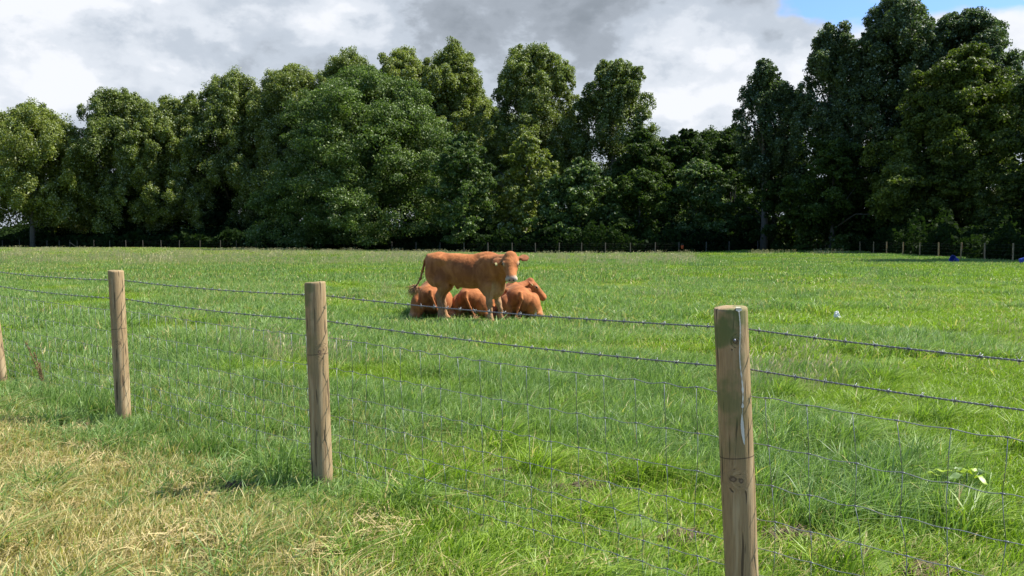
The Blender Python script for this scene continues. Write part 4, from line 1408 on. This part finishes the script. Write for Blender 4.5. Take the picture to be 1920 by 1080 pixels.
class Cow:
    def __init__(s): s.p = []; s.col = []; s.fringe = None

    def cone(s, a, b, ra, rb, k=.04): s.p.append(('c', a, b, ra, rb, k))
    def ell(s, c, r, k=.05, M=None): s.p.append(('e', c, r, M, None, k))

    def chain(s, pts, rad, k=.03):
        for a, b, ra, rb in zip(pts[:-1], pts[1:], rad[:-1], rad[1:]): s.cone(a, b, ra, rb, k)

    def head(s, o, fwd, up, sc=1.0, ears=((1, .1), (-1, -.3))):
        s.ho = np.array(o, float); s.HB = basis(fwd, up); s.hs = sc
        W = lambda p: tuple(s.ho + s.HB @ (np.array(p, float) * sc))
        E = lambda c, r, k=.03: s.ell(W(c), tuple(np.array(r) * sc), k, s.HB)
        E((.05, 0, -.005), (.115, .128, .108), .05)
        E((.12, 0, .03), (.11, .118, .055), .03)
        s.cone(W((.12, 0, -.02)), W((.36, 0, -.035)), .108 * sc, .074 * sc, .04)
        E((.405, 0, -.045), (.052, .094, .062), .03)
        E((.37, 0, -.085), (.070, .050, .030), .02)
        E((.13, .062, -.075), (.095, .046, .078), .03); E((.13, -.062, -.075), (.095, .046, .078), .03)
        E((.150, .102, .030), (.045, .028, .030), .025); E((.150, -.102, .030), (.045, .028, .030), .025)
        E((.0, 0, .075), (.060, .080, .045), .04)
        s.earc = []
        for (sd, dr) in ears:
            d = np.array([dr, sd * 1.0, -.15]); d /= np.linalg.norm(d)
            Mx = s.HB @ basis(tuple(d), (-1.0, 0, .25))
            c0 = np.array([.045, sd * .105, .030])
            s.cone(W(c0), W(c0 + d * .05), .026 * sc, .022 * sc, .02)
            cc = c0 + d * .105
            s.ell(W(cc), (.080 * sc, .017 * sc, .064 * sc), .018, Mx)
            s.earc.append((W(cc), Mx, d))

    def build(s, name, label, loc, rz, res=.0135, colour=None, group='red brown cattle in the field'):
        lo = np.full(3, 9.0); hi = -lo
        for q in s.p:
            if q[0] == 'c': ext = [(np.array(q[1]), q[3]), (np.array(q[2]), q[4])]
            else: ext = [(np.array(q[1]), max(q[2]))]
            for c, r in ext: lo = np.minimum(lo, c - r); hi = np.maximum(hi, c + r)
        lo -= .05; hi += .05
        ax = [np.arange(lo[i], hi[i], res) for i in range(3)]
        G = np.stack(np.meshgrid(*ax, indexing='ij'), -1).astype(np.float32)
        F = None
        for q in s.p:
            d = sd_cone(G, *q[1:5]) if q[0] == 'c' else sd_ell(G, q[1], q[2], q[3])
            F = d if F is None else smin(F, d, q[5])
        # curly coat
        F = F + .0022 * (np.sin(G[..., 0] * 55 + 3 * np.sin(G[..., 2] * 23)) * np.sin(G[..., 2] * 47 + 2 * np.sin(G[..., 0] * 31)) * np.sin(G[..., 1] * 40 + 1))
        V, Q = surface_nets(F, lo, res)
        # colours
        C = np.tile(RED, (len(V), 1))
        def blend(w, c):
            nonlocal C
            w = np.clip(w, 0, 1)[:, None]; C = C * (1 - w) + np.array(c) * w
        if colour: colour(V, blend)
        hl = (V - s.ho) @ s.HB / s.hs
        inh = (np.abs(hl[:, 1]) < .14) & (hl[:, 0] > .02) & (hl[:, 0] < .50) & (np.abs(hl[:, 2]) < .2)
        def hb(c, r, col, soft=.35):
            d = np.linalg.norm((hl - np.array(c)) / np.array(r), axis=1)
            blend(np.where(inh, 1 - sstep(1 - soft, 1 + soft, d), 0), col)
        hb((.30, 0, -.09), (.15, .08, .06), LIGHT)
        for sd in (-1, 1): hb((.160, sd * .115, .030), (.050, .040, .034), np.array([.47, .28, .14]))
        hb((.42, 0, -.050), (.080, .11, .070) if s.fringe else (.045, .08, .05), CREAM if s.fringe else LIGHT * 1.15, .25)
        hb((.450, 0, -.020), (.034, .055, .036), PINK, .3)
        for sd in (-1, 1): hb((.446, sd * .030, -.028), (.018, .014, .014), (.05, .02, .018), .3)
        hb((.44, 0, -.082), (.03, .06, .006), (.12, .06, .05), .5)
        for (c, Mx, d) in s.earc:
            el_ = (V - np.array(c)) @ Mx / s.hs
            near = (np.abs(el_[:, 0]) < .085) & (np.abs(el_[:, 2]) < .06) & (np.abs(el_[:, 1]) < .03)
            blend(np.where(near, .55, 0), (.15, .055, .028))
        if s.earc and s.fringe is not None:
            for i_ in s.fringe:
                (c, Mx, d) = s.earc[i_]
                el_ = (V - np.array(c)) @ Mx / s.hs
                near = (np.abs(el_[:, 0]) < .095) & (np.abs(el_[:, 2]) < .08) & (np.abs(el_[:, 1]) < .035)
                blend(np.where(near & (((el_[:, 0] / .08) ** 2 + (el_[:, 2] / .064) ** 2) > .5), .6, 0), LIGHT)
        RGBA = np.concatenate([C, np.ones((len(V), 1))], 1)
        me = mesh_np('body', V, Q, M_coat, True, {'coat': ('POINT', 'FLOAT_COLOR', RGBA)})
        root = thing(name, label, 'cow', loc, rz, group)
        b = link('body', me, root)
        W = lambda p: s.ho + s.HB @ (np.array(p, float) * s.hs)
        for sd in (-1, 1):
            mb = MB(); mb.ball((0, 0, 0), .021 * s.hs, 12, 8); e = mb.build('eye', M_eye, root); e.location = tuple(W((.160, sd * .119, .030)))
        s.root = root
        return root

    def eartag(s, i, col=M_tagy):
        c, Mx, d = s.earc[i]
        Mx = np.array(Mx)
        o = np.array(c) + Mx @ (np.array([.03, 0, -.045]) * s.hs)
        mb = MB(); hw, hh, th = .016, .021, .002
        f = Mx[:, 0]; n_ = Mx[:, 1]; u = Mx[:, 2]
        for sgn_ in (1, -1):
            V = []
            for (a, b) in ((-.5, .9), (.5, .9), (1, .4), (1, -1), (-1, -1), (-1, .4)):
                V += [o + f * a * hw + u * b * hh + n_ * (.017 * sgn_ + th), o + f * a * hw + u * b * hh + n_ * (.017 * sgn_ - th)]
            F = [(0, 2, 4, 6, 8, 10), (11, 9, 7, 5, 3, 1)] + [(2 * i_, 2 * i_ + 1, (2 * i_ + 3) % 12, (2 * i_ + 2) % 12) for i_ in range(6)]
            mb.add(V, F)
        mb.tube([o - n_ * .024, o + n_ * .024], .004, 8)
        mb.build('ear_tag', col, s.root, smooth=False)

    def tuft(s, o, dr, L, n=90, spread=.35, seed=1):
        rng = np.random.default_rng(seed); mb = MB(); o = np.array(o, float); dr = np.array(dr, float); dr /= np.linalg.norm(dr)
        for i in range(n):
            d = dr + rng.normal(0, spread, 3); d /= np.linalg.norm(d)
            curl = rng.normal(0, .03, 3)
            l = L * rng.uniform(.6, 1.1)
            st_ = o + rng.normal(0, .008, 3) + dr * rng.uniform(-.02, .05)
            mb.tube([st_, st_ + d * l * .5 + curl, st_ + d * l + curl * .5 + np.array([0, 0, -.04])], [.0045, .0035, .001], 4)
        mb.build('tail_tuft', M_tuft, s.root)


# --- the standing cow
c = Cow()
c.ell((-.05, 0, .885), (.61, .240, .270)); c.ell((.08, 0, .80), (.42, .245, .235), .06)
c.ell((.40, 0, .86), (.28, .205, .320), .06); c.ell((.47, 0, .64), (.23, .165, .245), .07)
c.ell((-.52, 0, .975), (.235, .225, .215), .06); c.ell((-.30, 0, 1.045), (.28, .17, .115), .06)
c.ell((-.66, 0, 1.06), (.095, .125, .10), .05)
c.ell((.34, 0, 1.07), (.24, .105, .115), .06)
for sg in (1, -1):
    c.ell((-.53, sg * .120, .84), (.195, .110, .255), .05)
    c.ell((-.38, sg * .155, .74), (.12, .08, .16), .05)
    c.ell((-.40, sg * .175, 1.04), (.09, .05, .06), .07)
    c.ell((.40, sg * .155, .86), (.17, .085, .26), .05)
    c.ell((.42, sg * .155, .63), (.105, .072, .16), .05)
hz = [(-.50, .60), (-.60, .445), (-.575, .27), (-.565, .125), (-.53, .045)]
for sg, dxx in ((1, .08), (-1, .13)):
    c.chain([(-.47 + dxx * .3, sg * .15, .68)] + [(x + dxx, sg * .14, z) for x, z in hz], [.120, .086, .052, .037, .039, .047], .035)
    c.cone((-.53 + dxx, sg * .14, .05), (-.50 + dxx, sg * .14, .03), .052, .055, .02)
for sg, dxx in ((1, .13), (-1, .05)):
    c.chain([(.46, sg * .145, .62), (.445 + dxx * .3, sg * .135, .50), (.43 + dxx * .7, sg * .13, .335), (.43 + dxx, sg * .13, .22), (.43 + dxx, sg * .13, .12), (.46 + dxx, sg * .13, .04)], [.092, .064, .052, .036, .039, .047], .03)
# neck to a head turned towards the camera
yaw0 = R(-21)
cx0, cy0 = -.765, 15.02
def tocow(wx, wy, wz):
    v = Matrix.Rotation(-yaw0, 3, 'Z') @ Vector((wx - cx0, wy - cy0, wz)); return np.array(tuple(v))
poll_w = at(957, 484, 14.42)
poll = tocow(poll_w.x, poll_w.y, poll_w.z - .02)
fw = Matrix.Rotation(-yaw0, 3, 'Z') @ Vector((.04, -.74, -.67)); upv = Matrix.Rotation(-yaw0, 3, 'Z') @ Vector((0, -.67, .74))
nb = poll - np.array(tuple(fw)) * -.02 - np.array(tuple(upv)) * .03
c.cone((.42, 0, .97), tuple(nb), .175, .105, .07)
c.cone((.50, 0, .76), tuple(nb + np.array([0, 0, -.07])), .15, .085, .08)
c.cone((.60, -.01, .60), tuple(nb * np.array([1, 1, 1]) + np.array([-.03, .02, -.20])), .055, .03, .06)
c.head(poll, tuple(fw), tuple(upv), 1.08, ears=((1, -.25), (-1, .30)))
c.fringe = [1]
# tail: swung a little to the far left
tl = [(-.73, 0, 1.12), (-.79, .0, 1.02), (-.84, .0, .86), (-.89, .02, .72), (-.97, .03, .60)]
c.chain(tl, [.036, .024, .019, .016, .015], .03)
c.ell((-.17, 0, .59), (.04, .025, .04), .03)


def col_stand(V, blend):
    x, y, z = V.T
    blend((1 - sstep(.30, .62, z + .03 * np.sin(x * 20))) * .85, PALE * np.array([.85, .85, .85]))
    blend((1 - sstep(.56, .78, z)) * (np.abs(x) < .72) * .45, LIGHT)
    blend((x < -.3) * (1 - sstep(.55, .95, z)) * .35, LIGHT)
    blend((x < -.745) * (1 - sstep(.7, 1.0, z)) * .6, (.34, .20, .11))
    blend((1 - sstep(.045, .06, z)) * .9, (.09, .06, .04))
    w = np.exp(-(((x - .52) / .10) ** 2 + ((z - .62) / .10) ** 2)) * (np.abs(y) < .2)
    blend(w * .5, PALE)
    blend(sstep(.62, .78, z) * (1 - sstep(.98, 1.12, z)) * (.55 + .45 * np.sin(x * 9 + 2 * np.sin(z * 7))) * (x < .62) * .6, (.185, .060, .022))  # mid flank darkened in the coat to stand for its self-shadow
    blend(sstep(1.02, 1.15, z) * (x < .6) * .35, RED * 1.15)  # topline lightened in the coat, as if lit from above


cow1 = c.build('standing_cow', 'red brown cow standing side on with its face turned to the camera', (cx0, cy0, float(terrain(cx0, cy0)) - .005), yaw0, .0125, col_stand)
c.eartag(1)
c.tuft((-.965, .03, .605), (-.5, -.15, -.75), .20, 110, .40)


# --- lying cattle
def lying(name, label, loc, rz, seed, head_o, head_f, head_up, side=1, tail_to=.10, sc=1.0, tagged=True):
    c = Cow()
    rng = np.random.default_rng(seed)
    c.ell((-.02, 0, .33), (.60, .30, .285)); c.ell((.0, side * .05, .25), (.52, .31, .22), .06)
    c.ell((.42, 0, .37), (.27, .23, .27), .06); c.ell((-.50, 0, .37), (.28, .255, .245), .06)
    c.ell((-.28, 0, .50), (.30, .15, .13), .06); c.ell((.34, 0, .54), (.22, .10, .13), .06)
    c.ell((-.70, side * -.02, .42), (.10, .12, .12), .05)
    # haunches: near one folded out, other tucked
    c.ell((-.47, side * .245, .26), (.27, .15, .235), .035); c.ell((-.36, side * .30, .35), (.12, .09, .13), .05)
    c.ell((-.52, side * -.235, .245), (.24, .13, .215), .035)
    c.ell((-.33, side * .20, .52), (.07, .05, .05), .04); c.ell((-.33, -side * .20, .52), (.07, .05, .05), .04)
    # hind cannons and feet
    c.chain([(-.30, side * .36, .20), (-.66, side * .37, .085), (-.35, side * .45, .060), (-.22, side * .47, .055)], [.085, .058, .042, .050], .025)
    c.chain([(-.45, -side * .30, .12), (-.68, -side * .26, .07), (-.45, -side * .36, .055)], [.08, .055, .045], .025)
    # folded fore legs
    for sg in (1, -1):
        c.chain([(.42, sg * .20, .22), (.66, sg * .19, .09), (.50, sg * .25, .06), (.40, sg * .26, .05)], [.10, .060, .046, .050], .03)
    ho = np.array(head_o, float)
    c.cone((.45, 0, .42), tuple(ho + np.array([0, 0, -.03])), .175, .10, .07)
    c.cone((.50, 0, .28), tuple(ho + np.array([0, 0, -.13])), .17, .095, .08)
    c.head(head_o, head_f, head_up, 1.0, ears=((1, -.35), (-1, -.35)))
    c.chain([(-.76, 0, .50), (-.82, side * .01, .40), (-.835, side * tail_to * .5, .24), (-.85, side * tail_to, .09)], [.038, .026, .020, .016], .018)

    def colr(V, blend):
        x, y, z = V.T
        blend((.5 + .5 * np.sin(x * 8 + y * 6 + seed)) * .5, (.20, .062, .02))
        blend((1 - sstep(.08, .30, z)) * .45, LIGHT * 1.05)
        blend((x < -.2) * sstep(.30, .40, np.abs(y)) * (1 - sstep(.04, .14, z)) * .8, CREAM * .75)
        blend((x < -.55) * (x > -.80) * (1 - sstep(.36, .56, z)) * np.exp(-(y / .13) ** 2) * .75, (.12, .035, .016))  # crease shade around the tail painted into the coat
    c.build(name, label, loc, rz, .0145, colr)
    if tagged: c.eartag(1 if head_f[1] < 0 else 0)
    c.tuft((-.85, side * tail_to, .10), (-.1, side * .3, -.6), .12, 40, .35, seed)
    return c


def yaw_of(vx, vy): return math.atan2(vy, vx)


def place(px, Y, hx, hy, dist=.45):
    """body origin so that the rump is seen at pixel column px"""
    p = at(px, 560, Y); h = Vector((hx, hy, 0)).normalized()
    o = Vector((p.x, Y, 0)) + h * dist
    return (o.x, o.y, float(terrain(o.x, o.y)) - .01), yaw_of(h.x, h.y)


loc, rz = place(808, 15.95, -.10, 1)
lying('lying_cow', 'red brown cow lying behind the hind legs of the standing one, rump towards the camera', loc, rz, 3, (.90, -.12, .44), (.85, -.2, -.45), (.5, -.1, .8), side=-1, tail_to=.16)
loc, rz = place(886, 16.05, .30, 1)
lying('lying_cow', 'red brown cow lying in the middle, mostly hidden under the belly of the standing one', loc, rz, 4, (.76, .12, .46), (.85, -.1, -.55), (.5, 0, .85), side=-1, tail_to=.18)
loc, rz = place(972, 15.85, -.12, 1)
lying('lying_cow', 'red brown cow lying at the right with its head raised in profile facing right', loc, rz, 5, (.62, -.33, .605), (-.04, -.79, -.61), (.0, -.61, .79), side=-1, tail_to=-.10)
